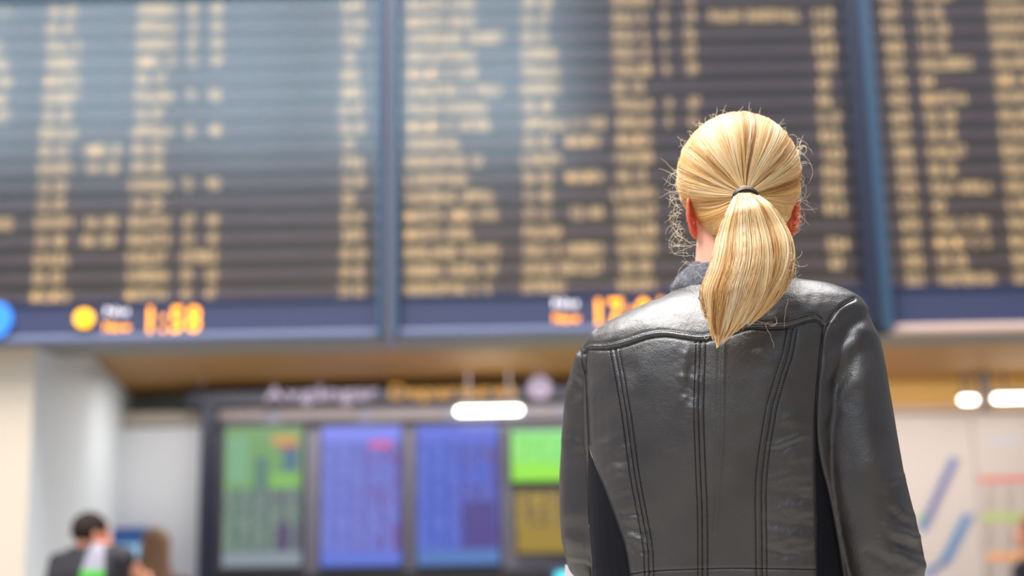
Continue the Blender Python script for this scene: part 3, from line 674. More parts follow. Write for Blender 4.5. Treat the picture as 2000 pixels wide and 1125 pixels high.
def pring(y, L, R, b_, k=.30, n=48, Yc=YB, ex=2.4, shrink=1.0):
    a = at(L, y, Yc); c = at(R, y, Yc); cx = (a[0]+c[0])/2; hw = (c[0]-a[0])/2*shrink; z = (a[2]+c[2])/2; out = []
    b_ = b_*shrink
    for i in range(n):
        t = 2*math.pi*i/n; cc, ss = math.cos(t), math.sin(t)
        x = hw*abs(cc)**(2/ex)*(1 if cc >= 0 else -1); yy = b_*abs(ss)**(2/ex)*(1 if ss >= 0 else -1)
        zz = z + x*(a[2]-c[2])/(a[0]-c[0]) if False else z
        out.append(np.array([cx+x, Yc + yy - k*x, zz]))
    return out
TR = [(553, 1372, 1500, .045), (562, 1318, 1556, .058), (574, 1290, 1612, .068), (588, 1248, 1640, .078), (606, 1204, 1664, .088), (628, 1166, 1676, .096), (650, 1146, 1668, .102), (672, 1141, 1658, .107), (700, 1140, 1645, .112),
      (760, 1141, 1632, .117), (830, 1143, 1625, .119), (900, 1148, 1622, .119), (980, 1152, 1628, .116), (1060, 1156, 1636, .112), (1125, 1160, 1646, .110), (1180, 1158, 1652, .112), (1250, 1150, 1660, .118)]
torso = rings_geo([pring(*t) for t in TR][::-1])
def pt3(px, py, Y): return at(px, py, Y)
LA = [(1190, 682, 2.10, 50), (1176, 714, 2.12, 56), (1163, 770, 2.15, 60), (1157, 850, 2.165, 60), (1152, 930, 2.17, 59), (1151, 1000, 2.17, 58), (1153, 1050, 2.18, 57)]
RA = [(1648, 640, 2.0, 54), (1661, 672, 1.985, 58), (1665, 720, 1.98, 64), (1671, 790, 1.975, 69), (1677, 860, 1.97, 73), (1687, 930, 1.965, 76), (1703, 1000, 1.965, 77), (1718, 1060, 1.965, 77), (1728, 1110, 1.97, 76)]
lsc = lambda y: y/F
Larm = [pt3(a, b, c) for a, b, c, d in LA]; Lr = [d*c/F for a, b, c, d in LA]
Rarm = [pt3(a, b, c) for a, b, c, d in RA]; Rr = [d*c/F for a, b, c, d in RA]
Lel = Larm[-1]; Lwr = Lel + np.array([.055, .20, -.10]); Rel = Rarm[-1]; Rwr = Rel + np.array([-.07, .20, -.09])
Lf = [Lel + np.array([.004, .015, -.03]), Lel*.65+Lwr*.35+np.array([0, 0, -.012]), Lwr]; Lfr = [.041, .038, .033]
Rf = [Rel + np.array([.001, .01, -.03]), Rel*.65+Rwr*.35+np.array([0, 0, -.012]), Rwr]; Rfr = [.052, .043, .034]
jp = [torso, tube_geo(Larm+Lf, Lr+Lfr, 28, dome=True), tube_geo(Rarm+Rf, Rr+Rfr, 28, dome=True)]
# shoulder bridges
jp.append(tube_geo([pt3(1555, 603, 2.03), pt3(1615, 618, 2.01), pt3(1650, 638, 2.0)], [(.030, .066), (.036, .056), (.0375, .045)], 20))
jm = union(jp, .0021, 34, 'jacket')
nv = len(jm.vertices); co = np.empty(nv*3); jm.vertices.foreach_get('co', co); co = co.reshape(-1, 3)
no = np.empty(nv*3); jm.vertex_normals.foreach_get('vector', no); no = no.reshape(-1, 3)
d = co-CAM; zz = d@fw; PX = 1000+F*(d@rt)/zz; PY = 562.5-F*(d@up)/zz
facing = (-(d/np.linalg.norm(d, axis=1)[:, None])*no).sum(1)
fmask = np.clip((facing-.02)/.15, 0, 1)
# only the nearest surface (not the inner arm side behind the torso)
def dist_poly(P, X, Y, signed=False):
    P = np.array(P, float); best = np.full(X.shape, 1e9)
    for (x0, y0), (x1, y1) in zip(P[:-1], P[1:]):
        dx, dy = x1-x0, y1-y0; L = dx*dx+dy*dy+1e-9
        t = np.clip(((X-x0)*dx+(Y-y0)*dy)/L, 0, 1); dd = np.hypot(X-x0-t*dx, Y-y0-t*dy); best = np.minimum(best, dd)
    return best
cm = lambda P, k=6: [tuple(q) for q in catmull(P, k)]
YOKE = cm([(1141, 690), (1150, 682), (1185, 681), (1220, 674), (1265, 660), (1300, 656), (1340, 661), (1375, 664), (1420, 654), (1460, 641), (1500, 640), (1540, 637), (1570, 628), (1595, 624), (1608, 634)])
SA = cm([(1200, 682), (1210, 730), (1222, 800), (1230, 860), (1240, 930), (1255, 1010), (1265, 1070), (1268, 1140)])
SB = cm([(1368, 664), (1366, 720), (1364, 800), (1367, 900), (1371, 1000), (1372, 1140)])
SCF = cm([(1413, 672), (1411, 760), (1410, 860), (1402, 960), (1396, 1040)])
SD = cm([(1546, 640), (1537, 690), (1521, 740), (1507, 790), (1498, 840), (1489, 900), (1485, 960), (1486, 1050), (1487, 1140)])
WA = cm([(1232, 1121), (1280, 1115), (1370, 1111), (1440, 1110), (1520, 1111), (1594, 1112)])
LE = cm([(1146, 690), (1144, 740), (1146, 800), (1150, 868), (1162, 905), (1182, 955), (1202, 1010), (1222, 1070), (1233, 1140)])
ARML = cm([(1136, 650), (1131, 676), (1136, 705), (1144, 740), (1147, 800), (1150, 868)])
PBL = cm([(1150, 868), (1149, 930), (1149, 1000), (1154, 1060), (1157, 1100), (1157, 1140)])
RE = cm([(1608, 634), (1604, 700), (1598, 760), (1592, 830), (1592, 900), (1594, 1000), (1595, 1140)])
ARMR = cm([(1668, 584), (1642, 599), (1622, 624), (1610, 652), (1604, 700), (1598, 760), (1596, 840), (1603, 900), (1618, 960), (1634, 1040), (1650, 1140)])
def interp_x(P, Y): 
    P = np.array(P); o = np.argsort(P[:, 1]); return np.interp(Y, P[o, 1], P[o, 0])
def interp_y(P, X): 
    P = np.array(P); o = np.argsort(P[:, 0]); return np.interp(X, P[o, 0], P[o, 1])
disp = np.zeros(nv)
on_back = (PX > interp_x(LE, PY)-2) & (PX < interp_x(RE, PY)+3) & (PY > 560)
on_r = PX > interp_x(ARMR, PY)
def groove(P, w_, a, mask=1.0): 
    global disp
    disp = disp - a*np.exp(-(dist_poly(P, PX, PY)/w_)**2)*mask
# yoke lap: the yoke stands proud of the panels below
yy = interp_y(YOKE, PX); above = np.clip((yy-PY+1)/4, 0, 1)*np.clip((PY-(yy-90))/80, 0, 1)*np.clip((PX-1143)/14, 0, 1)*np.clip((1640-PX)/40, 0, 1)
disp += above*.0022
groove(YOKE, 4.0, .0022, (PY >= yy-1)*1.0); groove([(x, y-10) for x, y in YOKE], 2.6, .0011)
disp += .0007*np.exp(-(dist_poly([(x, y-5) for x, y in YOKE], PX, PY)/4)**2)
low = (PY > yy-2)*1.0
for P, offs in ((SA, (-9, 0, 9)), (SB, (-9, 0, 10)), (SD, (-10, 2, 11))):
    for o_ in offs: groove([(x+o_, y) for x, y in P], 3.0 if o_ in (0, 2) else 2.4, .0015 if o_ in (0, 2) else .0008, low)
    for o_ in (-4.5, 5): disp += low*.0006*np.exp(-(dist_poly([(x+o_, y) for x, y in P], PX, PY)/3)**2)
groove(WA, 2.8, .0014); groove(ARML, 3.5, .0022); groove(ARMR, 3.5, .0026)
groove(LE, 3, .002); groove(PBL, 3, .0015); groove(RE, 3.2, .002)
disp += .0016*np.exp(-(dist_poly(SCF, PX, PY)/4.5)**2)*low; groove([(x-7, y) for x, y in SCF], 5, .001, low)
# folds: (x0,y0,x1,y1,width px,height m)
folds = [(1205,720,1240,800,12,.0022),(1262,700,1240,770,14,.003),(1170,880,1205,850,9,.0028),(1165,800,1215,880,26,-.002),(1180,930,1222,915,9,.0022),(1196,965,1238,945,8,.002),(1190,905,1228,893,8,-.0016),
 (1225,1010,1258,1022,6,.0028),(1222,1030,1262,1040,6,-.002),(1228,1048,1262,1062,6,.003),(1240,1085,1262,1075,6,-.002),(1212,990,1246,988,7,.0018),(1236,1070,1256,1090,5,.002),(1218,1003,1246,1009,4,-.0016),
 (1205,880,1228,872,6,.0022),(1198,905,1222,925,6,.0016),
 (1340,680,1330,760,6,.0026),(1352,690,1346,790,5,-.002),(1330,780,1365,805,7,.002),(1320,700,1335,850,14,-.0016),(1332,735,1362,745,3.5,.0013),(1334,752,1362,764,3.5,-.0012),(1336,772,1362,786,3.5,.0013),(1300,770,1330,900,16,-.0022),(1338,800,1362,800,3,.0012),(1345,815,1364,820,3,.0012),
 (1260,1000,1300,700,26,.002),(1420,720,1430,1060,26,.0012),(1450,700,1470,1080,18,-.0012),
 (1500,720,1540,760,12,.0022),(1478,690,1515,705,10,.0026),(1468,670,1510,688,8,-.002),(1500,780,1560,750,14,-.0012),(1505,805,1560,828,9,.002),(1505,870,1570,852,5,.0026),(1505,880,1565,866,5,-.0022),(1505,830,1545,815,7,.0014),
 (1500,935,1585,925,7,.0018),(1500,960,1590,972,9,-.0018),(1500,1000,1590,985,7,.0022),(1498,1020,1590,1030,8,-.002),(1500,1055,1590,1050,7,.003),(1498,1072,1560,1088,6,-.0028),(1500,1036,1560,1042,6,.0016),(1560,955,1592,945,4,.0016),(1560,980,1592,972,4,-.0015),(1560,1005,1592,996,4,.0016),(1560,1070,1592,1060,5,.002),
 (1540,900,1592,890,6,.0014),
 (1612,690,1668,610,9,-.0035),(1620,720,1690,640,12,.0045),(1630,760,1676,690,10,-.003),(1625,800,1700,720,14,.0028),(1612,840,1660,770,9,-.002),(1640,600,1622,640,6,.002),(1560,585,1595,610,14,.003),(1580,580,1600,622,9,-.002),
 (1680,700,1705,1000,18,.002),(1650,850,1668,1000,18,-.0018),(1700,880,1735,960,14,.0022),(1640,900,1662,1000,9,.0016),
 (1735,970,1782,1010,10,.004),(1742,1000,1790,1040,8,-.004),(1730,1030,1796,1050,9,.005),(1740,1055,1798,1078,8,-.006),(1720,1075,1804,1100,10,.005),(1700,1045,1750,1060,9,.003),(1690,1075,1740,1095,8,-.003),(1725,940,1765,930,8,.003),(1715,965,1768,985,7,-.002),
 (1100,860,1140,870,9,.0022),(1102,900,1142,885,9,-.0014),(1098,1020,1148,1040,10,-.0016),(1100,1050,1140,1062,7,.002),(1110,1085,1150,1102,6,.003),(1125,1098,1156,1110,5,-.004),(1105,780,1135,770,9,.002),(1118,720,1136,745,6,.002),(1112,740,1138,760,5,-.0016),(1120,690,1134,700,6,.0018),
 (1200,640,1290,600,16,.002),(1190,668,1215,640,7,.0018),(1168,672,1182,650,6,-.0014),(1300,620,1360,640,18,-.0016),(1470,600,1520,640,14,-.0018)]
for x0, y0, x1, y1, w_, a in folds:
    L = math.hypot(x1-x0, y1-y0); ux, uy = (x1-x0)/L, (y1-y0)/L
    s_ = (PX-x0)*ux+(PY-y0)*uy; t_ = -(PX-x0)*uy+(PY-y0)*ux + (2.2*np.sin(s_/13+x0)+1.2*np.sin(s_/5.3+y0))
    m_ = 1/(1+np.exp(-(s_+2)/(L*.08+3)))*1/(1+np.exp((s_-L-2)/(L*.08+3)))
    disp += a*.85*np.exp(-(t_/(w_*1.35))**2)*m_
# soft irregular drape of the hide
nz = np.array([noise.fractal(Vector((x*9, y*9, z*5)), .9, 2.2, 3) for x, y, z in co[::1]]) if nv < 900000 else 0
disp += .0012*nz
nz2 = np.array([noise.fractal(Vector((x*38, y*38, z*30)), .8, 2.2, 3) for x, y, z in co])
zone = np.exp(-((PX-1345)/28)**2-((PY-745)/75)**2)*1.2 + np.exp(-((PX-1245)/24)**2-((PY-1045)/50)**2)*1.3 + np.exp(-((PX-1545)/50)**2-((PY-1000)/110)**2)*.6 + np.exp(-((PX-1760)/40)**2-((PY-1040)/60)**2)*.9 + np.exp(-((PX-1120)/28)**2-((PY-760)/90)**2)*.5 + .12
disp += .0019*nz2*zone
co2 = co + no*(disp*fmask)[:, None] + no*((1-fmask)*.0012*nz)[:, None]
jm.vertices.foreach_set('co', co2.ravel()); jm.update()
# split into panels
fc = np.array([p.center[:] for p in jm.polygons]); fn = np.array([p.normal[:] for p in jm.polygons])
d = fc-CAM; zz = d@fw; fx = 1000+F*(d@rt)/zz; fy = 562.5-F*(d@up)/zz; face_in = ((-d)*fn).sum(1) > 0
def dist_axis(P, pts, rad):
    best = np.full(len(P), 1e9)
    for i in range(len(pts)-1):
        a, b_ = pts[i], pts[i+1]; ab = b_-a; t = np.clip(((P-a)@ab)/(ab@ab), 0, 1)
        dd = np.linalg.norm(P-a-t[:, None]*ab, axis=1)-(rad[i]+(rad[i+1]-rad[i])*t); best = np.minimum(best, dd)
    return best
dl = dist_axis(fc, Larm+Lf, Lr+Lfr); dr = dist_axis(fc, Rarm+Rf, Rr+Rfr)
lab = np.zeros(len(fc), int)                                  # 0 body
isL = (dl < .006) & (fx < 1240); isR = (dr < .006) & (fx > 1590)
xl = np.where(fy < 868, interp_x(ARML, fy), interp_x(PBL, fy)); xr_ = interp_x(ARMR, fy)
lab[(~face_in) & isL] = 1; lab[(~face_in) & isR] = 2
lab[face_in & (fx < xl) & (fy > 640)] = 1; lab[face_in & (fx > xr_) & (fy > 583)] = 2
lab[(dl < .012) & (fy > 1130)] = 1; lab[(dr < .012) & (fy > 1130) & (fx > 1640)] = 2
pan = (lab == 0) & face_in & (fy > 868) & ((fx < interp_x(LE, fy)) | (fx > interp_x(RE, fy)))
pan |= (lab == 0) & face_in & (fy > 640) & (fx > interp_x(RE, fy)) & (fy > 660)
lab[pan & (fx < 1400)] = 3; lab[pan & (fx >= 1400)] = 4
yk = (lab == 0) & (fy < interp_y(YOKE, fx)-0) & face_in; lab[yk] = 5
wom = empty('person', (at(1430, 1000, YB)[0], YB, 0), 'blond woman with ponytail and dark leather jacket, seen from behind', 'person')
jroot = None
def submesh(me, sel, name):
    sel = np.where(sel)[0]; vs = []; Fc = []; mp = {}
    for i in sel:
        f = []
        for v in me.polygons[i].vertices:
            if v not in mp: mp[v] = len(vs); vs.append(v)
            f.append(mp[v])
        Fc.append(f)
    m2 = bpy.data.meshes.new(name); m2.from_pydata([tuple(co2[v]) for v in vs], [], Fc); 
    m2.polygons.foreach_set('use_smooth', [True]*len(m2.polygons)); m2.update()
    vn = np.empty(len(co2)*3); me.vertex_normals.foreach_get('vector', vn); vn = vn.reshape(-1, 3)
    m2.normals_split_custom_set_from_vertices([tuple(vn[v]) for v in vs])
    return m2
jb = link('jacket', submesh(jm, lab == 0, 'jacket'), leather, wom)
jb['label'] = 'dark brown-black leather jacket'
for k, nm, mt in ((5, 'yoke', leather), (1, 'sleeve', leather), (2, 'sleeve', leather), (3, 'side_panel', knit_panel), (4, 'side_panel', knit_panel)):
    o = link(nm, submesh(jm, lab == k, nm), mt, jb)
    if 'panel' in nm: o['label'] = 'matt black stretch side panel'
jbv = BVHTree.FromPolygons([tuple(v) for v in co2], [tuple(p.vertices) for p in jm.polygons])
def on_jacket(px, py, off=0.):
    d_ = Vector(ray(px, py)).normalized(); h = jbv.ray_cast(Vector(CAM), d_)
    if h[0] is None: return None
    return np.array(h[0] - d_*off)
def resample(P, step):
    P = np.array(P); L = np.r_[0, np.cumsum(np.hypot(*np.diff(P, axis=0).T))]; n = max(2, int(L[-1]/step))
    t = np.linspace(0, L[-1], n); return np.c_[np.interp(t, L, P[:, 0]), np.interp(t, L, P[:, 1])]
def seam_tube(P, r, off, name, m, n=6, step=5):
    pts = [on_jacket(x, y, off) for x, y in resample(P, step)]; mb = MB(); run = []
    for p in pts+[None]:
        if p is None or (run and np.linalg.norm(p-run[-1]) > .03):
            if len(run) > 2: mb.tube(run, r, n)
            run = [] if p is None else [p]
        else: run.append(p)
    return mb
pm = MB()
for P, r, o_ in ((YOKE, .0011, -.0003), (ARML, .0012, -.0004), (ARMR, .0009, .0), (LE, .0008, -.0003), (RE, .0006, .0004), (PBL, .0006, .0)):
    q = seam_tube(P, r, o_, '', None); pm.add(q.V, q.F)
pm.build('seam_piping', piping, jb, True)
st = MB()
def stitches(P, step=4.2, ln=2.6, r=.00055, zig=0.):
    R = resample(P, step)
    for i in range(len(R)-1):
        a_, b_ = R[i], R[i]+(R[i+1]-R[i])*ln/step
        nrm = np.array([-(b_-a_)[1], (b_-a_)[0]]); nrm = nrm/(np.hypot(*nrm)+1e-9)*zig
        p, q = on_jacket(*(a_-nrm), off=.0002), on_jacket(*(b_+nrm), off=.0002)
        if p is not None and q is not None and np.linalg.norm(p-q) < .01: 
            st.tube([p, (p+q)/2 + (np.array(CAM)-p)*.0002, q], r, 5)
stitches([(x, y-9.5) for x, y in YOKE], 4.4, 2.8)
for P, offs in ((SA, (-9, 9)), (SB, (-9, 10)), (SD, (-10, 2, 11))):
    for o_ in offs: stitches([(x+o_, y+3) for x, y in P], 4.8, 3.0, zig=.8)
for P in (SA, SB): 
    q = seam_tube(P, .0006, 0, '', None); st.add(q.V, q.F)
q = seam_tube(WA, .0006, 0, '', None); st.add(q.V, q.F)
tag(st.build('stitching', thread, jb, True), kind='stuff')

# collar: leather stand and knitted inner collar
cc = at(1428, 560, YB); 
def collar(rows, k=.28, n=64):
    rings = []
    for (y, xc, hw, hd, yo) in rows:
        c = at(xc, y, YB+yo); h = hw*YB/F
        rings.append([np.array([c[0]+h*math.cos(t), c[1]+hd*math.sin(t)-k*h*math.cos(t), c[2]+.012*math.sin(t)*(1)]) for t in np.linspace(0, 2*math.pi, n+1)[:-1]])
    V = [p for r_ in rings for p in r_]; Fc = []
    for i in range(len(rings)-1):
        for j in range(n): Fc.append((i*n+j, i*n+(j+1) % n, (i+1)*n+(j+1) % n, (i+1)*n+j))
    return V, Fc
V, Fc = collar([(592, 1428, 142, .098, 0), (580, 1428, 132, .09, 0), (568, 1428, 122, .084, 0), (556, 1428, 115, .08, 0), (545, 1430, 104, .074, 0)])
o = mesh('collar_stand', V, Fc, leather, jb, True); sd = o.modifiers.new('s', 'SOLIDIFY'); sd.thickness = .004
knit = mat('grey_knit', sr(104, 104, 110), .95, noise_amt=.45, nscale=160, bump=1, bscale=300, spec=.1)
V, Fc = collar([(566, 1428, 104, .072, 0), (560, 1428, 117, .079, 0), (550, 1429, 118, .08, 0), (540, 1429, 114, .079, 0), (528, 1430, 105, .076, .0), (515, 1431, 93, .071, .0), (503, 1432, 77, .064, .002), (495, 1433, 62, .056, .004), (498, 1433, 52, .052, .006), (515, 1433, 50, .05, .006), (560, 1430, 52, .052, 0)])
kc = mesh('knit_collar', V, Fc, knit, jb, True); kc['label'] = 'grey fuzzy knitted collar'
for v in kc.data.vertices:
    q = v.co; v.co += Vector(v.normal)*(.004*noise.fractal(Vector((q.x*28, q.y*28, q.z*40)), .8, 2.1, 3))
ss = kc.modifiers.new('s', 'SUBSURF'); ss.levels = ss.render_levels = 2

# body
hc = at(1443, 386, 2.07); HD = np.array([-.10, 1, .0]); HD /= np.linalg.norm(HD)
bp_ = head_pieces(hc, HD, .98, ear_out=.6, ear_z=-.036)
bp_.append(tube_geo([at(1430, 600, YB+.0), at(1427, 540, YB+.0), at(1428, 480, YB+.01), at(1436, 420, 2.075)], [(.075, .06), (.054, .054), (.052, .056), (.056, .06)], 24))
bp_.append(rings_geo([pring(*t, shrink=.86) for t in TR[:-1]][::-1]))
bp_ += [tube_geo(Larm+[Lel*.55+Lwr*.45, Lwr], [r*.78 for r in Lr]+[.031, .024], 20), tube_geo(Rarm+[Rel*.55+Rwr*.45, Rwr], [min(r, .05)*.78 for r in Rr]+[.031, .024], 20)]
bp_ += hand_pieces(Lwr+(Lwr-Lel)*.06, Lwr-Lel, (.8, -.2, .2), -1, .94, .55)
bp_ += hand_pieces(Rwr+(Rwr-Rel)*.06, Rwr-Rel, (-.8, -.2, .2), 1, .94, .45)
hx = at(1405, 1180, YB)[0]
def hp(x, y, z): return np.array([hx+x, YB+y-.3*x, z])
bp_.append(rings_geo([[hp(w_*math.cos(t), dd*math.sin(t), z) for t in np.linspace(0, 2*math.pi, 33)[:-1]] for z, w_, dd in ((.80, .15, .10), (.86, .175, .115), (.93, .172, .112), (1.0, .155, .1), (1.06, .145, .094))]))
for q in (-1, 1):
    bp_.append(limb(hp(q*.085, 0, .86), hp(q*.095, .02, .47), hp(q*.10, -.01, .09), .083, .053, .038))
    bp_.append(tube_geo([hp(q*.1, -.035, .045), hp(q*.105, .09, .04), hp(q*.11, .15, .03)], [.033, .034, .026], 12))
body = link('body', union(bp_, .0032, 4, 'body'), M_['skin'], wom)
body.data.materials.append(M_['ear'])
ids = np.zeros(len(body.data.polygons), int)
rH, fH, uH = frame(HD)
for i, p in enumerate(body.data.polygons):
    q = np.array(p.center)-hc; x_, z_ = abs(q@rH), q@uH
    if x_ > .0695 and -.085 < z_ < .012: ids[i] = 1
body.data.polygons.foreach_set('material_index', ids)
den = mat('dark_denim', sr(30, 34, 46), .8, noise_amt=.15, nscale=200)
tp = [rings_geo([[hp(w_*math.cos(t), dd*math.sin(t), z) for t in np.linspace(0, 2*math.pi, 33)[:-1]] for z, w_, dd in ((.78, .16, .11), (.86, .183, .122), (.93, .18, .12), (1.0, .165, .11))])]
for q in (-1, 1): tp.append(limb(hp(q*.085, 0, .84), hp(q*.095, .02, .47), hp(q*.10, -.01, .1), .094, .063, .05))
link('trousers', union(tp, .006, 4, 'trousers'), den, wom)
for q in (-1, 1):
    link('boot', union([tube_geo([hp(q*.1, -.04, .05), hp(q*.105, .08, .045), hp(q*.11, .17, .035)], [(.042, .045), (.044, .04), (.035, .03)], 14), tube_geo([hp(q*.1, -.012, .05), hp(q*.1, -.012, .26)], [.05, .056], 18)], .006, 2, 'boot'), M_['black'], wom)
for q in (-1, 1):
    V, Fc = ell(hc+rH*q*.03+fH*.076-uH*.002, .0125, .0125, .0125); MB().add(V, Fc).build('eye', M_['paper'], wom, True)
ep = at(1353, 434, hc[1]-.03)
er = MB(); er.tube([ep+np.array([-.0045, .0, .010]), ep+np.array([-.002, -.004, .004]), ep+np.array([.001, -.003, -.001])], .0014, 8)
V, Fc = ell(ep+np.array([.002, -.003, -.003]), .0024, .0024, .0024, n=12, m=8); er.add(V, Fc)
er.build('earring', mat('red_earring', sr(200, 60, 60), .2, metal=.3), wom, True)

# hair ----------------------------------------------------------------
def hair_mat(name, light, mid, dark):
    m = bpy.data.materials.new(name); m.use_nodes = True; nt = m.node_tree; b = nt.nodes['Principled BSDF']
    at_ = nt.nodes.new('ShaderNodeAttribute'); at_.attribute_name = 'tone'
    cr = nt.nodes.new('ShaderNodeValToRGB'); e = cr.color_ramp.elements; e[0].color = dark; e[0].position = 0; e[1].color = light; e[1].position = 1
    k = e.new(.35); k.color = mid
    nt.links.new(at_.outputs['Fac'], cr.inputs[0]); nt.links.new(cr.outputs[0], b.inputs['Base Color'])
    b.inputs['Roughness'].default_value = .38; b.inputs['Specular IOR Level'].default_value = .6
    tl_ = nt.nodes.new('ShaderNodeBsdfTranslucent'); nt.links.new(cr.outputs[0], tl_.inputs[0])
    mx = nt.nodes.new('ShaderNodeMixShader'); mx.inputs[0].default_value = .3
    nt.links.new(b.outputs[0], mx.inputs[1]); nt.links.new(tl_.outputs[0], mx.inputs[2]); nt.links.new(mx.outputs[0], nt.nodes['Material Output'].inputs[0])
    return m
hm = hair_mat('blond_hair', sr(255, 242, 212), sr(243, 205, 134), sr(172, 114, 50))
def curves(name, strands, tones, radius, m, parent, taper=.35):
    hcv = bpy.data.hair_curves.new(name); sizes = [len(s) for s in strands]; hcv.add_curves(sizes)
    pos = np.concatenate([np.asarray(s, float) for s in strands]).astype(np.float32)
    hcv.attributes['position'].data.foreach_set('vector', pos.ravel()) if 'position' in hcv.attributes else None
    rad = np.concatenate([np.interp(np.linspace(0, 1, n), [0, .7, 1], [1, .9, taper])*(radius if np.isscalar(radius) else radius[i]) for i, n in enumerate(sizes)]).astype(np.float32)
    ra = hcv.attributes.get('radius') or hcv.attributes.new('radius', 'FLOAT', 'POINT'); ra.data.foreach_set('value', rad)
    ta = hcv.attributes.new('tone', 'FLOAT', 'CURVE'); ta.data.foreach_set('value', np.asarray(tones, np.float32))
    hcv.materials.append(m); o = bpy.data.objects.new(name, hcv); COL.objects.link(o); o.parent = parent; o.matrix_parent_inverse = parent.matrix_world.inverted(); return o
# head of hair: shell, then strands drawn over it to the tie
hcc = at(1443, 349, 2.07); HA, HB, HC_ = .0885, .1, .0960
def surf(dv, lift=0.):
    dv = dv/np.linalg.norm(dv); s_ = 1/math.sqrt((dv[0]/HA)**2+(dv[1]/HB)**2+(dv[2]/HC_)**2)
    # slightly broader above, drawn in below
    p = dv*s_; z = p[2]/HC_
    p[0] *= 1 + .02*math.sin(z*2.2) - .30*max(0, -z-.30)
    k_ = max(0, -z-.2)/.8; p[2] *= 1 + .42*k_; p[1] -= .095*k_*k_
    return hcc + p + dv*lift
tie_c = at(1455, 380, 1.957); td = tie_c-hcc; tdn = td/np.linalg.norm(td)
e1 = np.cross(tdn, [0, 0, 1.]); e1 /= np.linalg.norm(e1); e2 = np.cross(e1, tdn)       # e1 to the right (x), e2 up
if e1[0] < 0: e1 = -e1
if e2[2] < 0: e2 = -e2
def amax(phi):     # how far round the head the hair starts, by direction from the tie (0=right, pi/2=up)
    s_ = math.sin(phi)
    if s_ >= -.25: return math.radians(128)
    return math.radians(np.interp(s_, [-1, -.75, -.5, -.25], [92, 96, 102, 112]))
def dirn(phi, al): return tdn*math.cos(al) + (e1*math.cos(phi)+e2*math.sin(phi))*math.sin(al)
sv = []; sf = []; NP, NA = 96, 40
for i in range(NA+1):
    for j in range(NP):
        ph = 2*math.pi*j/NP; al = amax(ph)*i/NA; sv.append(surf(dirn(ph, al), .0))
for i in range(NA):
    for j in range(NP): sf.append((i*NP+j, i*NP+(j+1) % NP, (i+1)*NP+(j+1) % NP, (i+1)*NP+j))
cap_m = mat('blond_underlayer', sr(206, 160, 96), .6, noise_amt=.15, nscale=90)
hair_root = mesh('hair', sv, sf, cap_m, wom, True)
sd = hair_root.modifiers.new('s', 'SOLIDIFY'); sd.thickness = .004; sd.offset = -1
strands = []; tones = []
NCL = 330
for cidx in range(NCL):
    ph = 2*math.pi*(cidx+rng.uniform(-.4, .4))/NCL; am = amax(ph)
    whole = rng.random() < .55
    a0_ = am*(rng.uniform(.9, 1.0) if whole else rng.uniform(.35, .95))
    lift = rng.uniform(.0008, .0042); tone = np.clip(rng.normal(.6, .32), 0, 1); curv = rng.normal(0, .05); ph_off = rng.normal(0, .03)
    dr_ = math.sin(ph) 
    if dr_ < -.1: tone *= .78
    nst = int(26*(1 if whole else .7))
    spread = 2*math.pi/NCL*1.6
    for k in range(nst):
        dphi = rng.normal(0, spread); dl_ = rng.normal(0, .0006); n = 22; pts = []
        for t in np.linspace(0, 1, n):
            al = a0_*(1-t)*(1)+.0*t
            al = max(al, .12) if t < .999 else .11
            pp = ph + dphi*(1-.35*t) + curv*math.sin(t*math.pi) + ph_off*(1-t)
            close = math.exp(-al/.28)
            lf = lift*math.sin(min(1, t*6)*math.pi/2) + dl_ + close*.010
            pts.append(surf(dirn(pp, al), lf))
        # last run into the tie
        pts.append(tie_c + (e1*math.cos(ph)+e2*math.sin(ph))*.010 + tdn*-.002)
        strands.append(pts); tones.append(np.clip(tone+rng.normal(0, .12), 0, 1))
curves('hair_strands', strands, tones, .00026, hm, hair_root)['kind'] = 'stuff'
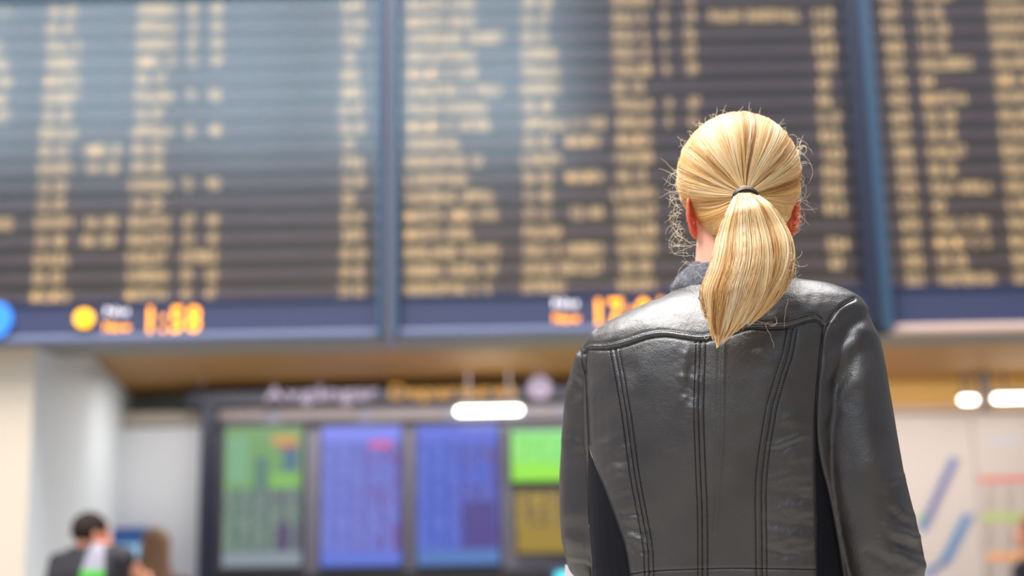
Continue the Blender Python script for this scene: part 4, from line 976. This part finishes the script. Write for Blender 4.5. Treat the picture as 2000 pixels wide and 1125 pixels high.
# ponytail
PLf = [(1437, 377), (1419, 416), (1404, 455), (1395, 492), (1384, 530), (1370, 568), (1372, 600), (1376, 630), (1386, 658), (1396, 682)]
PRt = [(1474, 376), (1506, 400), (1530, 434), (1546, 470), (1550, 508), (1543, 545), (1524, 580), (1496, 612), (1460, 642), (1412, 676)]
PYc = [1.944, 1.922, 1.918, 1.905, 1.895, 1.889, 1.888, 1.889, 1.892, 1.897]; PD = [.012, .019, .024, .028, .029, .027, .023, .018, .013, .008]
PLs = np.array(catmull(PLf, 4)); PRs = np.array(catmull(PRt, 4)); tt_ = np.linspace(0, 1, len(PLs))
PYs = np.interp(tt_, np.linspace(0, 1, 10), PYc); PDs = np.interp(tt_, np.linspace(0, 1, 10), PD)
strands = []; tones = []
for cidx in range(150):
    th = rng.uniform(0, 2*math.pi); rad_ = math.sqrt(rng.uniform(.15, 1)); u_, v_ = rad_*math.cos(th), rad_*math.sin(th)
    if cidx > 110: v_ = abs(v_)*.9+.1; 
    tone = np.clip(rng.normal(.55, .33), 0, 1); tend = np.interp(u_, [-1, -.6, 0, .6, 1], [.70, .98, .97, .88, .82])*rng.uniform(.9, 1.03) if rng.random() < .8 else rng.uniform(.62, .9)
    tend = min(tend, 1.0)
    wob = rng.normal(0, .15); wph = rng.uniform(0, 6.28); tcl = rng.uniform(.0, .06)
    for k in range(34):
        du, dv_ = rng.normal(0, .075), rng.normal(0, .12); pts = []; te = tend*rng.uniform(.965, 1.0); n = 26
        for t in np.linspace(0, te, n):
            conv = 1-.75*(t/te)**6       # each lock draws to a point
            uu = u_ + du*conv + wob*math.sin(t*5+wph)*t; vv = np.clip(v_+dv_*conv, -1, 1); uu = np.clip(uu, -1.04, 1.04)
            x = np.interp(t, tt_, PLs[:, 0])*(1-uu)/2 + np.interp(t, tt_, PRs[:, 0])*(1+uu)/2
            y = np.interp(t, tt_, PLs[:, 1])*(1-uu)/2 + np.interp(t, tt_, PRs[:, 1])*(1+uu)/2
            Yq = np.interp(t, tt_, PYs) - np.interp(t, tt_, PDs)*vv*math.sqrt(max(0, 1-min(1, uu*uu)))*1.0
            pts.append(at(x, y, Yq))
        strands.append(pts); tones.append(np.clip(tone+rng.normal(0, .12), 0, 1))
pn = curves('ponytail', strands, tones, .00028, hm, wom); pn['kind'] = 'thing'
# flyaway curls
strands = []; tones = []
def fly(px, py, Y, dx, dy, L, curl, n=16):
    a_ = math.atan2(dy, dx); x, y = px, py; pts = []; k = rng.normal(0, curl); yy_ = Y
    for i in range(n):
        pts.append(at(x, y, yy_)); a_ += k/n*3 + rng.normal(0, .16); x += math.cos(a_)*L/n; y += math.sin(a_)*L/n; yy_ += rng.normal(0, .0012)
    strands.append(pts); tones.append(rng.uniform(.8, 1))
for _ in range(66): fly(rng.uniform(1322, 1335), rng.uniform(330, 480), 2.03+rng.uniform(-.02, .03), -1, rng.uniform(-.6, .7), rng.uniform(12, 50), .9)
for _ in range(14): fly(rng.uniform(1340, 1375), rng.uniform(470, 520), 2.0+rng.uniform(-.02, .03), -1, rng.uniform(-.3, .8), rng.uniform(20, 70), .6)
for _ in range(34): fly(rng.uniform(1556, 1564), rng.uniform(275, 330), 2.03+rng.uniform(-.02, .03), .4, rng.uniform(-1.2, -.2), rng.uniform(12, 40), 1.2)
for _ in range(44): fly(rng.uniform(1552, 1562), rng.uniform(340, 450), 2.03+rng.uniform(-.02, .03), 1, rng.uniform(-.5, 1), rng.uniform(12, 48), 1.8)
for _ in range(20): fly(rng.uniform(1538, 1548), rng.uniform(505, 560), 1.9+rng.uniform(-.02, .02), .5, rng.uniform(-.3, 1), rng.uniform(10, 40), .9)
for _ in range(70):
    th = rng.uniform(math.radians(20), math.radians(165)); x = 1443+118*math.cos(th); y = 348-128*math.sin(th); tdir = th+math.pi/2*rng.choice([-1, 1])
    fly(x-2*math.cos(th), y+3*math.sin(th), 2.05+rng.uniform(-.02, .02), math.cos(tdir)+.45*math.cos(th), -math.sin(tdir)-.45*math.sin(th), rng.uniform(10, 34), 1.0)
for _ in range(22): fly(rng.uniform(1375, 1390), rng.uniform(540, 660), 1.885, -1, rng.uniform(-.2, 1), rng.uniform(8, 30), 1.2)
for _ in range(10): fly(rng.uniform(1440, 1540), rng.uniform(570, 640), 1.885, .4, 1, rng.uniform(20, 60), .6)
fly(1563, 300, 2.03, .8, .2, 75, .3); fly(1562, 385, 2.03, 1, .0, 45, 2.2); fly(1345, 500, 2.0, -1, .3, 90, .6)
curves('flyaway_hair', strands, tones, .00016, hm, hair_root, .5)['kind'] = 'stuff'
# elastic hair tie: dark ring hugging the gathered hair, thicker over the top
tm_ = mat('black_elastic', sr(22, 22, 26), .45); tb_ = MB()
ring = []
for i in range(40):
    a_ = 2*math.pi*i/40; rr_ = .0165
    ring.append(tie_c + tdn*.012 + e1*rr_*math.cos(a_)*1.02 + e2*rr_*math.sin(a_)*.8 - np.array([0, 0, .002]))
def closed_tube(P, r, n=10):
    V = []; Fc = []; m = len(P)
    for i in range(m):
        t = P[(i+1) % m]-P[i-1]; t /= np.linalg.norm(t); u_ = tdn-t*(tdn@t); u_ /= np.linalg.norm(u_); w2 = np.cross(t, u_)
        for j in range(n):
            a_ = 2*math.pi*j/n; V.append(P[i]+u_*r[0]*math.cos(a_)+w2*r[1]*math.sin(a_))
    for i in range(m):
        for j in range(n): Fc.append((i*n+j, i*n+(j+1) % n, ((i+1) % m)*n+(j+1) % n, ((i+1) % m)*n+j))
    return V, Fc
tb_.add(*closed_tube(ring, (.0042, .0026))); tb_.add(*closed_tube([p+tdn*.006 + (p-tie_c)*-.04 for p in ring], (.0028, .002)))
tb_.build('hair_tie', tm_, wom, True)
# fuzz of the knitted collar
dg = bpy.context.evaluated_depsgraph_get(); ke = kc.evaluated_get(dg).to_mesh(); strands = []; tones = []
vs = [(np.array(v.co), np.array(v.normal)) for v in ke.vertices]
wn_ = hcc*0
for _ in range(5200):
    p, n_ = vs[rng.integers(len(vs))]
    if (CAM-p)@n_ < -.05*np.linalg.norm(CAM-p): continue
    dirv = n_*rng.uniform(.3, 1)+rng.normal(0, .8, 3); dirv /= np.linalg.norm(dirv); L = rng.uniform(.0015, .0045); c1 = rng.normal(0, 1, 3)
    strands.append([p, p+dirv*L*.5, p+dirv*L+c1*L*.3]); tones.append(rng.uniform(0, 1))
fz_m = hair_mat('grey_wool', sr(190, 188, 192), sr(120, 120, 126), sr(60, 60, 66))
curves('wool_fuzz', strands, tones, .00014, fz_m, jb)['kind'] = 'stuff' if False else 'stuff'

# folded leaflet held in her left hand
lp = at(1104, 1103, 2.36); hnd = Lwr+(Lwr-Lel)*.35
q0 = lp; q1 = lp+np.array([.16, .02, .02]); q2 = lp+np.array([.14, -.01, -.19]); q3 = lp+np.array([-.02, -.03, -.21])
lf = MB(); lf.prism([q0, q1, q2, q3], (.0, .0012, .0)); lf.prism([q0+np.array([0, .002, 0]), q1+np.array([0, .002, 0]), q2+np.array([.01, .02, 0]), q3+np.array([.005, .022, 0])], (.0, .0012, .0))
tag(lf.build('leaflet', M_['paper']), 'white folded leaflet peeking out beside the blond woman\'s left sleeve', 'leaflet')
